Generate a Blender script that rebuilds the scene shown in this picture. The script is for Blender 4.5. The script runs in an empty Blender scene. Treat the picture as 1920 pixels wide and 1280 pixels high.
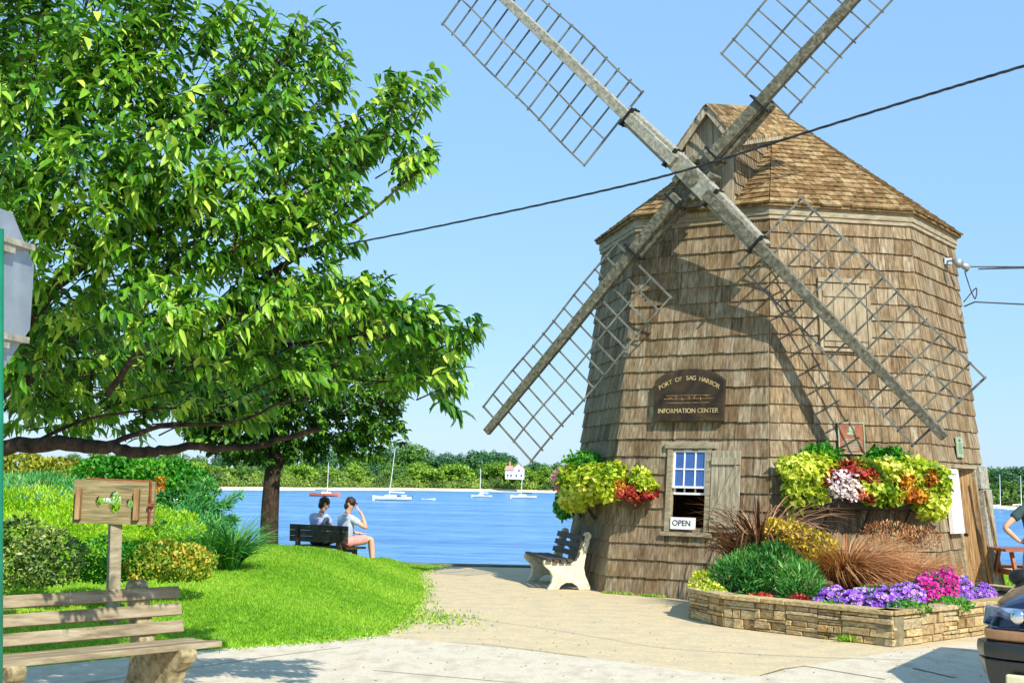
import bpy, math, random
import numpy as np
from mathutils import Vector, Matrix
sc = bpy.context.scene
col = sc.collection
random.seed(7); rng = np.random.default_rng(7)
R = math.radians

# ------------------------------------------------------------------ camera
FPX, PITCH, ROLL, HY = 2521.0, 0.12106, 0.02002, 896.8        # focal in px of a 1920 wide frame
cam = bpy.data.objects.new('camera', bpy.data.cameras.new('camera')); col.objects.link(cam)
cam.data.sensor_width = 36.0; cam.data.lens = FPX/1920*36
cam.data.shift_y = (HY-FPX*math.tan(PITCH)-640)/1920
cam.data.clip_start = 0.05; cam.data.clip_end = 9000
F_ = np.array([0, math.cos(PITCH), math.sin(PITCH)]); R0 = np.array([1., 0, 0]); U0 = np.array([0, -math.sin(PITCH), math.cos(PITCH)])
R_ = R0*math.cos(ROLL)+U0*math.sin(ROLL); U_ = U0*math.cos(ROLL)-R0*math.sin(ROLL)
EYE = np.array([0, 0, 1.65])
cam.matrix_world = Matrix([[R_[i], U_[i], -F_[i], EYE[i]] for i in range(3)]+[[0, 0, 0, 1]])
sc.camera = cam
sc.render.resolution_x, sc.render.resolution_y = 1024, 682

# ------------------------------------------------------------------ light
SUN_AZ, SUN_EL = R(28), R(40)      # azimuth measured from -Y (behind the camera) towards +X
sdir = Vector((math.sin(SUN_AZ)*math.cos(SUN_EL), -math.cos(SUN_AZ)*math.cos(SUN_EL), math.sin(SUN_EL)))
w = bpy.data.worlds.new('World'); sc.world = w; w.use_nodes = True
nt = w.node_tree; nt.nodes.clear()
sky = nt.nodes.new('ShaderNodeTexSky'); sky.sky_type = 'NISHITA'; sky.sun_disc = False
sky.sun_elevation = SUN_EL; sky.sun_rotation = math.pi-SUN_AZ
sky.air_density = 1.1; sky.dust_density = 0.3; sky.ozone_density = 2.0; sky.altitude = 0
bg = nt.nodes.new('ShaderNodeBackground'); bg.inputs[1].default_value = 0.1
wo = nt.nodes.new('ShaderNodeOutputWorld')
mxs = nt.nodes.new('ShaderNodeMix'); mxs.data_type = 'RGBA'; mxs.inputs['Factor'].default_value = 0.6     # evens out the bright horizon
nt.links.new(sky.outputs[0], mxs.inputs['A']); mxs.inputs['B'].default_value = (3.1, 6.1, 10.0, 1)
nt.links.new(mxs.outputs['Result'], bg.inputs[0]); nt.links.new(bg.outputs[0], wo.inputs[0])
sl = bpy.data.lights.new('sun', 'SUN'); sl.energy = 5.0; sl.angle = R(0.5); sl.color = (1.0, 0.94, 0.84)
so = bpy.data.objects.new('sun', sl); col.objects.link(so); so.rotation_euler = sdir.to_track_quat('Z', 'Y').to_euler()
vs = sc.view_settings; vs.view_transform = 'Standard'; vs.look = 'None'; vs.exposure = 0.36; vs.gamma = 1; vs.use_curve_mapping = False

# ------------------------------------------------------------------ helpers
def ray(x, y):
    cy = HY-FPX*math.tan(PITCH)
    return F_+R_*((x-960)/FPX)-U_*((y-cy)/FPX)
def G(x, y, z=0.0):
    d = ray(x, y); return EYE+d*((z-EYE[2])/d[2])
def P(x, y, Y):
    d = ray(x, y); return EYE+d*(Y/d[1])
def sm(a, b, t):
    t = np.clip((t-a)/(b-a), 0, 1); return t*t*(3-2*t)
def lin(c):
    c /= 255.0
    return c/12.92 if c <= 0.04045 else ((c+0.055)/1.055)**2.4
def S(r, g, b): return (lin(r), lin(g), lin(b), 1)

MATS = {}
def newmat(name):
    m = bpy.data.materials.new(name); m.use_nodes = True; m.node_tree.nodes.clear(); MATS[name] = m
    return m, m.node_tree.nodes, m.node_tree.links
def mat(name, colors, rough=0.7, scale=(8, 8, 8), detail=6, bump=0.0, bscale=None, metallic=0.0, spec=0.4, tint=None, blotch=None, coat=0.0, coords='Object', distort=0.0, trans=0.0, mul=1.0, rotz=0.0):
    """colors: ramp list of (pos, rgba); driven by noise; tint: ramp driven by the per-face attribute, multiplied by the noise."""
    m, N, L = newmat(name)
    out = N.new('ShaderNodeOutputMaterial'); b = N.new('ShaderNodeBsdfPrincipled')
    tc = N.new('ShaderNodeTexCoord'); mp = N.new('ShaderNodeMapping'); mp.inputs['Scale'].default_value = scale
    m0 = N.new('ShaderNodeMapping'); m0.inputs['Rotation'].default_value = (0, 0, rotz); L.new(tc.outputs[coords], m0.inputs[0]); L.new(m0.outputs[0], mp.inputs[0])
    n = N.new('ShaderNodeTexNoise'); n.inputs['Scale'].default_value = 1.0; n.inputs['Detail'].default_value = detail; n.inputs['Distortion'].default_value = distort
    n.inputs['Roughness'].default_value = 0.62
    L.new(mp.outputs[0], n.inputs['Vector'])
    rp = N.new('ShaderNodeValToRGB'); e = rp.color_ramp.elements
    for i, (p_, c) in enumerate(colors):
        el = e[i] if i < 2 else e.new(p_)
        el.position = p_; el.color = c
    L.new(n.outputs[0], rp.inputs[0]); cur = rp.outputs[0]
    if tint:
        at = N.new('ShaderNodeAttribute'); at.attribute_name = 'tint'
        r2 = N.new('ShaderNodeValToRGB'); e = r2.color_ramp.elements
        for i, (p_, c) in enumerate(tint):
            el = e[i] if i < 2 else e.new(p_)
            el.position = p_; el.color = c
        L.new(at.outputs['Fac'], r2.inputs[0])
        mx = N.new('ShaderNodeMix'); mx.data_type = 'RGBA'; mx.blend_type = 'MULTIPLY'; mx.inputs['Factor'].default_value = 1
        L.new(cur, mx.inputs['A']); L.new(r2.outputs[0], mx.inputs['B']); cur = mx.outputs['Result']
    if blotch:
        bs, bc, lo, hi = blotch
        n2 = N.new('ShaderNodeTexNoise'); n2.inputs['Detail'].default_value = 5
        mp2 = N.new('ShaderNodeMapping'); mp2.inputs['Scale'].default_value = bs
        L.new(tc.outputs[coords], mp2.inputs[0]); L.new(mp2.outputs[0], n2.inputs['Vector'])
        mr = N.new('ShaderNodeMapRange'); mr.inputs['From Min'].default_value = lo; mr.inputs['From Max'].default_value = hi
        L.new(n2.outputs[0], mr.inputs['Value'])
        mx = N.new('ShaderNodeMix'); mx.data_type = 'RGBA'
        L.new(mr.outputs[0], mx.inputs['Factor']); L.new(cur, mx.inputs['A']); mx.inputs['B'].default_value = bc; cur = mx.outputs['Result']
    L.new(cur, b.inputs['Base Color'])
    b.inputs['Roughness'].default_value = rough; b.inputs['Metallic'].default_value = metallic
    b.inputs['Specular IOR Level'].default_value = spec; b.inputs['Coat Weight'].default_value = coat
    if bump:
        bp = N.new('ShaderNodeBump'); bp.inputs['Strength'].default_value = bump; bp.inputs['Distance'].default_value = 0.02
        if bscale:
            n3 = N.new('ShaderNodeTexNoise'); n3.inputs['Detail'].default_value = 6; mp3 = N.new('ShaderNodeMapping'); mp3.inputs['Scale'].default_value = bscale
            L.new(tc.outputs[coords], mp3.inputs[0]); L.new(mp3.outputs[0], n3.inputs['Vector']); L.new(n3.outputs[0], bp.inputs['Height'])
        else: L.new(n.outputs[0], bp.inputs['Height'])
        L.new(bp.outputs[0], b.inputs['Normal'])
    sh = b.outputs[0]
    if trans:
        t = N.new('ShaderNodeBsdfTranslucent'); 
        mm = N.new('ShaderNodeMix'); mm.data_type = 'RGBA'; mm.blend_type = 'MULTIPLY'; mm.inputs['Factor'].default_value = 1
        L.new(cur, mm.inputs['A']); mm.inputs['B'].default_value = (1.5, 1.6, 0.5, 1); L.new(mm.outputs['Result'], t.inputs[0])
        ms = N.new('ShaderNodeMixShader'); ms.inputs[0].default_value = trans; L.new(sh, ms.inputs[1]); L.new(t.outputs[0], ms.inputs[2]); sh = ms.outputs[0]
    L.new(sh, out.inputs[0])
    return m
W1 = (1, 1, 1, 1)
def leafmat(name, dark, light, mid=None, rough=0.5, trans=0.22, spec=0.35):
    t = [(0, dark), (1, light)] if mid is None else [(0, dark), (0.5, mid), (1, light)]
    # order for ramp: first two elements are set directly
    return mat(name, [(0.3, (0.8, 0.8, 0.8, 1)), (0.7, W1)], rough=rough, scale=(3, 3, 3), tint=t if len(t) == 2 else [t[0], t[2], t[1]][:2]+[t[1]] if False else t, trans=trans, spec=spec)

def finish(o, parent, label=None, cat=None, group=None, kind=None):
    col.objects.link(o)
    if parent is not None: o.parent = parent
    if label: o['label'] = label
    if cat: o['category'] = cat
    if group: o['group'] = group
    if kind: o['kind'] = kind
    return o
def mesh_np(name, V, faces, m, parent=None, tint=None, smooth=False, origin=None, **kw):
    """V (N,3) array; faces: list of (k,) index arrays or one (M,k) array"""
    V = np.asarray(V, float)
    if origin is not None: V = V-np.asarray(origin)
    me = bpy.data.meshes.new(name)
    if isinstance(faces, np.ndarray):
        M_, k = faces.shape
        me.vertices.add(len(V)); me.vertices.foreach_set('co', V.ravel())
        me.loops.add(M_*k); me.loops.foreach_set('vertex_index', faces.ravel().astype(np.int32))
        me.polygons.add(M_); me.polygons.foreach_set('loop_start', np.arange(0, M_*k, k, dtype=np.int32))
        me.update(calc_edges=True)
    else:
        me.from_pydata([tuple(v) for v in V], [], [tuple(int(i) for i in f) for f in faces])
    if tint is not None:
        a = me.attributes.new('tint', 'FLOAT', 'FACE'); a.data.foreach_set('value', np.asarray(tint, np.float32))
    if smooth: me.polygons.foreach_set('use_smooth', [True]*len(me.polygons))
    me.materials.append(m); me.validate()
    o = bpy.data.objects.new(name, me)
    finish(o, parent, **kw)
    if parent is None and origin is not None: o.location = Vector(origin)
    return o
def thing(name, loc, label, cat, group=None, rotz=0):
    o = bpy.data.objects.new(name, None); o.empty_display_size = 0.2
    o.location = Vector(loc); o.rotation_euler = (0, 0, rotz)
    return finish(o, None, label, cat, group)
def tag(o, label, cat, group=None):
    o['label'] = label; o['category'] = cat
    if group: o['group'] = group

class MB:
    def __init__(s): s.v = []; s.f = []; s.t = []
    def add(s, vs, fs, t=0.5):
        n = len(s.v); s.v += [tuple(map(float, v)) for v in vs]; s.f += [[i+n for i in f] for f in fs]; s.t += [t]*len(fs)
    def hexa(s, c8, t=0.5):  # c8: bottom 4 ccw, top 4 ccw
        s.add(c8, [(0, 3, 2, 1), (4, 5, 6, 7), (0, 1, 5, 4), (1, 2, 6, 5), (2, 3, 7, 6), (3, 0, 4, 7)], t)
    def box(s, c, size, M=None, t=0.5, ch=0.0):
        x, y, z = [a/2 for a in size]
        pts = [Vector(p) for p in ((-x, -y, -z), (x, -y, -z), (x, y, -z), (-x, y, -z), (-x, -y, z), (x, -y, z), (x, y, z), (-x, y, z))]
        if M is not None: pts = [M @ p for p in pts]
        s.hexa([p+Vector(c) for p in pts], t)
    def beam(s, a, b, wd, ht, up=(0, 0, 1), t=0.5, w2=None, h2=None):
        a = Vector(a); b = Vector(b); d = (b-a).normalized(); u = Vector(up); sd = d.cross(u)
        if sd.length < 1e-5: sd = d.cross(Vector((1, 0, 0)))
        sd.normalize(); u = sd.cross(d).normalized()
        w2 = wd if w2 is None else w2; h2 = ht if h2 is None else h2
        q = lambda p, ww, hh: [p-sd*ww/2-u*hh/2, p+sd*ww/2-u*hh/2, p+sd*ww/2+u*hh/2, p-sd*ww/2+u*hh/2]
        A = q(a, wd, ht); B = q(b, w2, h2)
        s.add(A+B, [(0, 1, 2, 3), (7, 6, 5, 4), (0, 4, 5, 1), (1, 5, 6, 2), (2, 6, 7, 3), (3, 7, 4, 0)], t)
    def prism(s, poly, off, t=0.5):   # poly: list of 3D points, off: extrude vector
        n = len(poly); off = Vector(off); A = [Vector(p) for p in poly]; B = [p+off for p in A]
        s.add(A+B, [tuple(range(n))[::-1], tuple(range(n, 2*n))]+[(i, (i+1) % n, n+(i+1) % n, n+i) for i in range(n)], t)
    def tube(s, pts, rad, n=8, t=0.5, cap=True):
        pts = [Vector(p) for p in pts]
        if not hasattr(rad, '__len__'): rad = [rad]*len(pts)
        base = len(s.v); up = Vector((0, 0, 1)); prev = None; vs = []
        for i, p in enumerate(pts):
            d = (pts[min(i+1, len(pts)-1)]-pts[max(i-1, 0)]).normalized()
            if prev is None:
                sd = d.cross(up)
                if sd.length < 0.05: sd = d.cross(Vector((1, 0, 0)))
            else: sd = prev-d*prev.dot(d)
            sd.normalize(); prev = sd; u = sd.cross(d)
            for k in range(n):
                a = 2*math.pi*k/n; vs.append(p+(sd*math.cos(a)+u*math.sin(a))*rad[i])
        fs = []
        for i in range(len(pts)-1):
            for k in range(n):
                fs.append((i*n+k, i*n+(k+1) % n, (i+1)*n+(k+1) % n, (i+1)*n+k))
        if cap: fs += [tuple(range(n))[::-1], tuple(range((len(pts)-1)*n, len(pts)*n))]
        s.add(vs, fs, t)
    def ell(s, c, r, n=12, m=8, t=0.5, M=None):
        c = Vector(c); vs = []; fs = []
        for i in range(m+1):
            th = math.pi*i/m
            for k in range(n):
                a = 2*math.pi*k/n; p = Vector((r[0]*math.sin(th)*math.cos(a), r[1]*math.sin(th)*math.sin(a), r[2]*math.cos(th)))
                if M is not None: p = M @ p
                vs.append(c+p)
        for i in range(m):
            for k in range(n): fs.append((i*n+k, (i+1)*n+k, (i+1)*n+(k+1) % n, i*n+(k+1) % n))
        s.add(vs, fs, t)
    def build(s, name, m, parent=None, origin=None, smooth=False, bevel=0.0, **kw):
        o = mesh_np(name, s.v, s.f, m, parent, tint=s.t, smooth=smooth, origin=origin, **kw)
        if bevel:
            b = o.modifiers.new('bevel', 'BEVEL'); b.width = bevel; b.segments = 2; b.limit_method = 'ANGLE'
        return o

def text_mesh(txt, size, depth=0.004, align='CENTER'):
    cu = bpy.data.curves.new('t', 'FONT'); cu.body = txt; cu.size = size; cu.extrude = depth/2; cu.align_x = align; cu.align_y = 'CENTER'
    o = bpy.data.objects.new('t', cu); col.objects.link(o)
    dg = bpy.context.evaluated_depsgraph_get(); me = bpy.data.meshes.new_from_object(o.evaluated_get(dg))
    V = [v.co.copy() for v in me.vertices]; Fs = [list(p.vertices) for p in me.polygons]
    bpy.data.objects.remove(o); bpy.data.curves.remove(cu); bpy.data.meshes.remove(me)
    return V, Fs
def put_text(mb, txt, size, M, depth=0.004):
    V, Fs = text_mesh(txt, size, depth); mb.add([M @ v for v in V], Fs)

# leaves -------------------------------------------------------------
def unit(a): return a/np.maximum(np.linalg.norm(a, axis=1, keepdims=True), 1e-9)
def leaf_arrays(pos, d, nrm, ln, wd, fine=True, droop=0.25, fold=0.18):
    """pos base, d direction, nrm approx normal; returns V, F (quads), nf per leaf"""
    n = len(pos); d = unit(d); s = unit(np.cross(d, nrm)); u = unit(np.cross(s, d))
    ln = np.broadcast_to(ln, (n,))[:, None]; wd = np.broadcast_to(wd, (n,))[:, None]
    def pt(a, b, c): return pos+d*(ln*a)+s*(wd*b)+u*(c*ln)
    if fine:
        q = -droop
        L = [pt(0, 0, 0), pt(.33, -.5, fold*.35+q*.1), pt(.33, 0, q*.1), pt(.33, .5, fold*.35+q*.1), pt(.72, -.36, fold*.3+q*.5), pt(.72, 0, q*.5), pt(.72, .36, fold*.3+q*.5), pt(1, 0, q)]
        V = np.stack(L, 1).reshape(-1, 3); b = (np.arange(n)*8)[:, None]
        F = np.concatenate([b+np.array(f)[None] for f in ((0, 2, 1, 1), (0, 3, 2, 2), (1, 2, 5, 4), (2, 3, 6, 5), (4, 5, 7, 7), (5, 6, 7, 7))], 1).reshape(-1, 4)
        return V, F, 6
    L = [pt(0, 0, 0), pt(.5, -.5, .05), pt(1, 0, -droop), pt(.5, .5, .05)]
    V = np.stack(L, 1).reshape(-1, 3); b = (np.arange(n)*4)[:, None]
    return V, b+np.array([0, 3, 2, 1])[None], 1
def leaves(name, pos, d, nrm, ln, wd, m, parent=None, fine=False, tint=None, origin=None, droop=0.25, **kw):
    V, F, nf = leaf_arrays(np.asarray(pos, float), np.asarray(d, float), np.asarray(nrm, float), ln, wd, fine, droop)
    if tint is None: tint = rng.random(len(pos))
    T = np.repeat(tint, nf)
    if fine:   # split triangles from quads
        Fl = [list(dict.fromkeys(f)) for f in F.tolist()]
        return mesh_np(name, V, Fl, m, parent, tint=T, origin=origin, **kw)
    return mesh_np(name, V, F, m, parent, tint=T, origin=origin, **kw)
def rdir(n): return unit(rng.normal(size=(n, 3)))
def blob_points(blobs, n, shell=0.55, lump=0.12):
    """blobs: list of (c, r). points concentrated towards the surface. returns pos, outward normal"""
    vol = np.array([b[1][0]*b[1][2] for b in blobs]); pk = rng.choice(len(blobs), n, p=vol/vol.sum())
    C = np.array([b[0] for b in blobs])[pk]; Rr = np.array([b[1] for b in blobs])[pk]
    dd = rdir(n); k = rng.random(n)**0.5; rad = shell+(1-shell)*k
    rad = rad*(1+lump*np.sin(dd[:, 0]*5+pk)*np.cos(dd[:, 2]*6+pk*2)+lump*0.6*np.sin(dd[:, 1]*11+dd[:, 2]*9+pk))
    return C+dd*Rr*rad[:, None], unit(dd/Rr)
def bush(name, blobs, n, ln, wd, m, label, cat='shrub', group=None, fine=False, up=0.5, zmin=-9, stem=None, stemh=0.3, parent=None, shell=.55, tintshift=0.0, droop=0.2, part='foliage'):
    base = np.mean([b[0] for b in blobs], 0); base = np.array([base[0], base[1], min(b[0][2]-b[1][2] for b in blobs)])
    if zmin > -5: base[2] = zmin
    t = parent or thing(name, base, label, cat, group)
    pos, nr = blob_points(blobs, n, shell)
    k = pos[:, 2] > base[2]+0.01; pos = pos[k]; nr = nr[k]; n = len(pos)
    d = unit(nr*0.6+rdir(n)*0.8+np.array([0, 0, up])); nn = unit(nr+rdir(n)*0.7+np.array([0, 0, .5]))
    ti = np.clip(rng.random(n)*.8+.1+tintshift+0.25*np.sin(pos[:, 0]*5)*np.cos(pos[:, 2]*7+pos[:, 1]*3), 0, 1)
    leaves(part, pos, d, nn, ln*(0.7+.6*rng.random(n)), wd*(0.7+.6*rng.random(n)), m, t, fine=fine, tint=ti, origin=base, droop=droop)
    if stem is not None:
        mb = MB()
        for b in blobs:
            for q in range(4):
                a = rng.random()*6.28; e = np.array(b[0])+np.array([math.cos(a)*b[1][0]*.6, math.sin(a)*b[1][1]*.6, b[1][2]*.3])
                g = np.array([b[0][0], b[0][1], base[2]]); mb.tube([g, (g+e)/2+[0, 0, .05], e], [.014, .01, .005], 5)
        mb.build('stem', stem, t, origin=base)
    return t
def blades(name, c, n, length, spread, m, label, cat, wd=0.012, arch=0.9, parent=None, part='blade_clump', lift=1.0, base=None, lean=(0, 0)):
    """fountain of arching grass blades"""
    base = np.array(c if base is None else base, float)
    t = parent or thing(name, base, label, cat)
    V = []; F = []; T = []; K = 6
    for i in range(n):
        a = rng.random()*2*math.pi; L = length*(0.6+.5*rng.random()); th = rng.random()**.7*spread
        d = np.array([math.cos(a), math.sin(a), 0]); sd = np.array([-d[1], d[0], 0]); r0 = 0.07*rng.random()
        p = np.array(c)+d*r0; el = math.pi/2-th*.5; n0 = len(V); w_ = wd*(.6+.7*rng.random()); ar = arch*(0.5+rng.random())
        sd = sd*math.cos(rng.random()*1.5)+np.array([0, 0, .3])
        for k in range(K+1):
            q = k/K; ww = w_*(1-q**2.2)*.5+0.0008
            V.append(p-sd*ww); V.append(p+sd*ww)
            e = el-ar*q**1.3*1.6; p = p+(d*math.cos(e)+np.array([lean[0]*q, lean[1]*q, math.sin(e)*lift]))*(L/K)
            if p[2] < base[2]+.02: p[2] = base[2]+.02
        for k in range(K): F.append((n0+2*k, n0+2*k+1, n0+2*k+3, n0+2*k+2))
        T += [rng.random()]*K
    mesh_np(part, np.array(V), np.array(F), m, t, tint=T, origin=base)
    return t

# ------------------------------------------------------------------ materials
M_shingle = mat('cedar_shingle', [(0.28, S(106, 92, 74)), (0.5, S(160, 147, 124)), (0.75, S(208, 200, 182))], rough=.85, scale=(28, 28, 1.4), bump=.5, spec=.15,
                tint=[(0, S(176, 164, 146)), (0.25, S(222, 214, 200)), (0.5, S(208, 192, 168)), (0.75, S(236, 232, 224)), (1, S(170, 152, 130))],
                blotch=((.9, .9, .45), S(118, 92, 64), .52, .9))
M_shade = M_shingle
M_roof = mat('roof_shingle', [(0.3, S(108, 94, 72)), (0.5, S(164, 146, 116)), (0.75, S(206, 190, 160))], rough=.85, scale=(14, 14, 14), bump=.5, spec=.15,
             tint=[(0, S(176, 154, 124)), (0.5, S(228, 210, 180)), (1, S(250, 240, 220))], blotch=((1.3, 1.3, 2.2), S(100, 88, 60), .5, .8))
M_beam = mat('weathered_beam', [(0.3, S(62, 60, 50)), (0.52, S(108, 105, 90)), (0.75, S(152, 149, 132))], rough=.85, scale=(16, 16, 16), distort=.2, bump=.5, spec=.15, blotch=((2.5, 2.5, 2.5), S(92, 92, 74), .5, .75))
M_beamlt = mat('pale_weathered_beam', [(0.3, S(116, 114, 100)), (0.55, S(160, 158, 144)), (0.8, S(200, 198, 184))], rough=.85, scale=(18, 18, 18), distort=.2, bump=.35, spec=.15, blotch=((2.5, 2.5, 2.5), S(120, 124, 112), .5, .75))
M_lath = mat('lattice_wood', [(0.3, S(74, 76, 70)), (0.7, S(142, 142, 130))], rough=.85, scale=(3, 3, 3), spec=.2)
M_trim = mat('grey_trim_wood', [(0.3, S(124, 112, 88)), (0.7, S(176, 164, 138))], rough=.8, scale=(6, 6, 22), bump=.3, spec=.2)
M_hatch = mat('hatch_wood', [(0.3, S(118, 106, 84)), (0.7, S(172, 158, 130))], rough=.8, scale=(20, 20, 2), bump=.3, spec=.2)
M_plank = mat('plank_wood', [(0.3, S(92, 68, 44)), (0.5, S(146, 114, 74)), (0.75, S(190, 162, 120))], rough=.85, scale=(24, 24, 1.5), bump=.5, spec=.2)
M_greyplank = mat('grey_plank', [(0.3, S(122, 112, 92)), (0.5, S(160, 150, 126)), (0.75, S(196, 186, 162))], rough=.85, scale=(26, 26, 1.8), bump=.4, spec=.15)
M_bwood = mat('bench_wood', [(0.3, S(104, 92, 72)), (0.5, S(148, 134, 108)), (0.75, S(182, 170, 144))], rotz=-.75, rough=.8, scale=(1.6, 22, 22), bump=.4, spec=.2, distort=.4)
M_dwood = mat('dark_bench_wood', [(0.3, S(48, 42, 34)), (0.7, S(86, 76, 60))], rough=.75, scale=(2, 20, 20), bump=.3)
M_concrete = mat('bench_concrete', [(0.3, S(186, 176, 148)), (0.5, S(216, 208, 182)), (0.8, S(236, 230, 210))], rough=.9, scale=(14, 14, 14), bump=.4, spec=.2, blotch=((3, 3, 3), S(150, 140, 110), .58, .8))
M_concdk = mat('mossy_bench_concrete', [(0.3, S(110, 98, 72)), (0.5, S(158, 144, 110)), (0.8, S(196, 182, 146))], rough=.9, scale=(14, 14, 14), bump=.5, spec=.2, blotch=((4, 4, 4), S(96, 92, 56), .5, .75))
M_plaza = mat('plaza_paving', [(0.3, S(186, 166, 126)), (0.5, S(204, 185, 146)), (0.72, S(220, 203, 166))], rough=.92, scale=(22, 22, 22), detail=9, bump=.25, spec=.2,
              blotch=((.7, .7, .7), S(186, 172, 144), .42, .72))
M_walk = mat('sidewalk_concrete', [(0.3, S(192, 180, 156)), (0.5, S(206, 195, 172)), (0.72, S(218, 208, 188))], rough=.92, scale=(30, 30, 30), detail=9, bump=.2, spec=.2,
             blotch=((1.1, .6, .9), S(180, 166, 140), .46, .8))
M_joint = mat('joint_dirt', [(0.3, S(92, 84, 64)), (0.7, S(150, 138, 108))], rough=.95, scale=(10, 10, 10))
M_soil = mat('soil', [(0.3, S(46, 34, 24)), (0.7, S(84, 66, 46))], rough=1, scale=(20, 20, 20), bump=.8)
M_sand = mat('beach_sand', [(0.3, S(206, 190, 150)), (0.7, S(236, 226, 198))], rough=1, scale=(.3, .3, .3))
M_stone = mat('fieldstone', [(0.3, S(150, 132, 100)), (0.5, S(196, 180, 146)), (0.75, S(228, 216, 188))], rough=.88, scale=(16, 16, 30), bump=.8, spec=.2,
              tint=[(0, S(176, 156, 128)), (0.3, S(236, 226, 204)), (0.55, S(250, 238, 208)), (0.8, S(222, 220, 212)), (1, S(236, 204, 156))])
M_seawall = mat('seawall_stone', [(0.3, S(90, 88, 80)), (0.7, S(140, 136, 122))], rough=.9, scale=(4, 4, 4), bump=.5)
M_turf = mat('turf', [(0.3, S(80, 128, 18)), (0.5, S(120, 168, 32)), (0.75, S(160, 196, 60))], rough=.9, scale=(9, 9, 9), bump=.5, spec=.1, blotch=((.8, .8, .8), S(150, 168, 58), .55, .85))
M_blade = leafmat('grass_blade', S(66, 126, 10), S(212, 226, 92), mid=S(134, 186, 40), trans=.3)
M_cherry = leafmat('cherry_leaf', S(28, 80, 6), S(200, 228, 88), mid=S(98, 158, 30), rough=.42, trans=.18, spec=.4)
M_maple = leafmat('dense_leaf', S(30, 70, 16), S(128, 172, 50), mid=S(62, 112, 28), rough=.45, trans=.1)
M_bark = mat('bark', [(0.3, S(34, 28, 24)), (0.55, S(66, 54, 44)), (0.8, S(104, 88, 70))], rough=.9, scale=(16, 16, 9), bump=.9, spec=.15)
M_glass = mat('window_glass', [(0.3, S(40, 70, 130)), (0.7, S(70, 110, 180))], rough=.08, scale=(1.5, 1.5, 1.5), spec=.8)
M_white = mat('white_paint', [(0.3, S(222, 222, 216)), (0.7, S(242, 242, 238))], rough=.5, scale=(5, 5, 5))
M_black = mat('black_paint', [(0.3, S(16, 16, 16)), (0.7, S(30, 30, 30))], rough=.5)
M_metal = mat('grey_metal', [(0.3, S(150, 156, 166)), (0.7, S(182, 188, 196))], rough=.42, scale=(5, 5, 5), metallic=.55)
M_green = mat('green_paint', [(0.3, S(10, 96, 70)), (0.7, S(20, 122, 90))], rough=.5)
M_signwood = mat('dark_sign_wood', [(0.35, S(30, 22, 14)), (0.55, S(62, 48, 28)), (0.8, S(96, 78, 46))], rough=.7, scale=(3, 3, 42), bump=.7, distort=.5)
M_gold = mat('gilt_lettering', [(0.3, S(150, 124, 74)), (0.7, S(214, 194, 142))], rough=.6)
M_bronze = mat('bronze_plaque', [(0.3, S(112, 70, 48)), (0.7, S(150, 96, 66))], rough=.5, metallic=.3, scale=(12, 12, 12))
M_verd = mat('green_patina', [(0.3, S(122, 140, 110)), (0.7, S(164, 176, 146))], rough=.6, scale=(14, 14, 14))

# ------------------------------------------------------------------ setting: water, land, paving
def water():
    m, N, L = newmat('bay_water')
    out = N.new('ShaderNodeOutputMaterial'); b = N.new('ShaderNodeBsdfPrincipled')
    tc = N.new('ShaderNodeTexCoord'); mp = N.new('ShaderNodeMapping'); mp.inputs['Scale'].default_value = (.9, 2.4, 1)
    L.new(tc.outputs['Object'], mp.inputs[0])
    n = N.new('ShaderNodeTexNoise'); n.inputs['Scale'].default_value = 1; n.inputs['Detail'].default_value = 8; n.inputs['Roughness'].default_value = .65
    L.new(mp.outputs[0], n.inputs['Vector'])
    n2 = N.new('ShaderNodeTexNoise'); n2.inputs['Scale'].default_value = .035; n2.inputs['Detail'].default_value = 4
    mp2 = N.new('ShaderNodeMapping'); mp2.inputs['Scale'].default_value = (1, 3.5, 1); L.new(tc.outputs['Object'], mp2.inputs[0]); L.new(mp2.outputs[0], n2.inputs['Vector'])
    rp = N.new('ShaderNodeValToRGB'); rp.color_ramp.elements[0].position = .40; rp.color_ramp.elements[0].color = S(58, 120, 184)
    rp.color_ramp.elements[1].position = .62; rp.color_ramp.elements[1].color = S(112, 172, 218)
    n4 = N.new('ShaderNodeTexNoise'); n4.inputs['Scale'].default_value = 1; n4.inputs['Detail'].default_value = 6; mp4 = N.new('ShaderNodeMapping'); mp4.inputs['Scale'].default_value = (.55, 1.7, 1)
    L.new(tc.outputs['Object'], mp4.inputs[0]); L.new(mp4.outputs[0], n4.inputs['Vector']); mq = N.new('ShaderNodeMix'); mq.data_type = 'FLOAT'; mq.inputs['Factor'].default_value = .6
    L.new(n2.outputs[0], mq.inputs['A']); L.new(n4.outputs[0], mq.inputs['B']); L.new(mq.outputs['Result'], rp.inputs[0]); L.new(rp.outputs[0], b.inputs['Base Color'])
    b.inputs['Roughness'].default_value = .22; b.inputs['IOR'].default_value = 1.33; b.inputs['Specular IOR Level'].default_value = .35
    bp = N.new('ShaderNodeBump'); bp.inputs['Strength'].default_value = 1.0; bp.inputs['Distance'].default_value = .35
    L.new(n.outputs[0], bp.inputs['Height']); L.new(bp.outputs[0], b.inputs['Normal']); L.new(b.outputs[0], out.inputs[0])
    return m
M_water = water()
WZ = -1.6
mesh_np('water', [(-5000, -200, WZ), (5000, -200, WZ), (5000, 7000, WZ), (-5000, 7000, WZ)], [(0, 1, 2, 3)], M_water, kind='structure')
def wallY(x): return 25.9+max(0, x-.5)*.345
xs = [-70, -10, -1.1, .5, 10.5, 60]
top = [(x, -60, 0) for x in xs]+[(x, wallY(x), 0) for x in xs]; n = len(xs)
fs = [(i, i+1, n+i+1, n+i) for i in range(n-1)]
mesh_np('ground', top, fs, M_plaza, kind='structure')
mb = MB()
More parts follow.
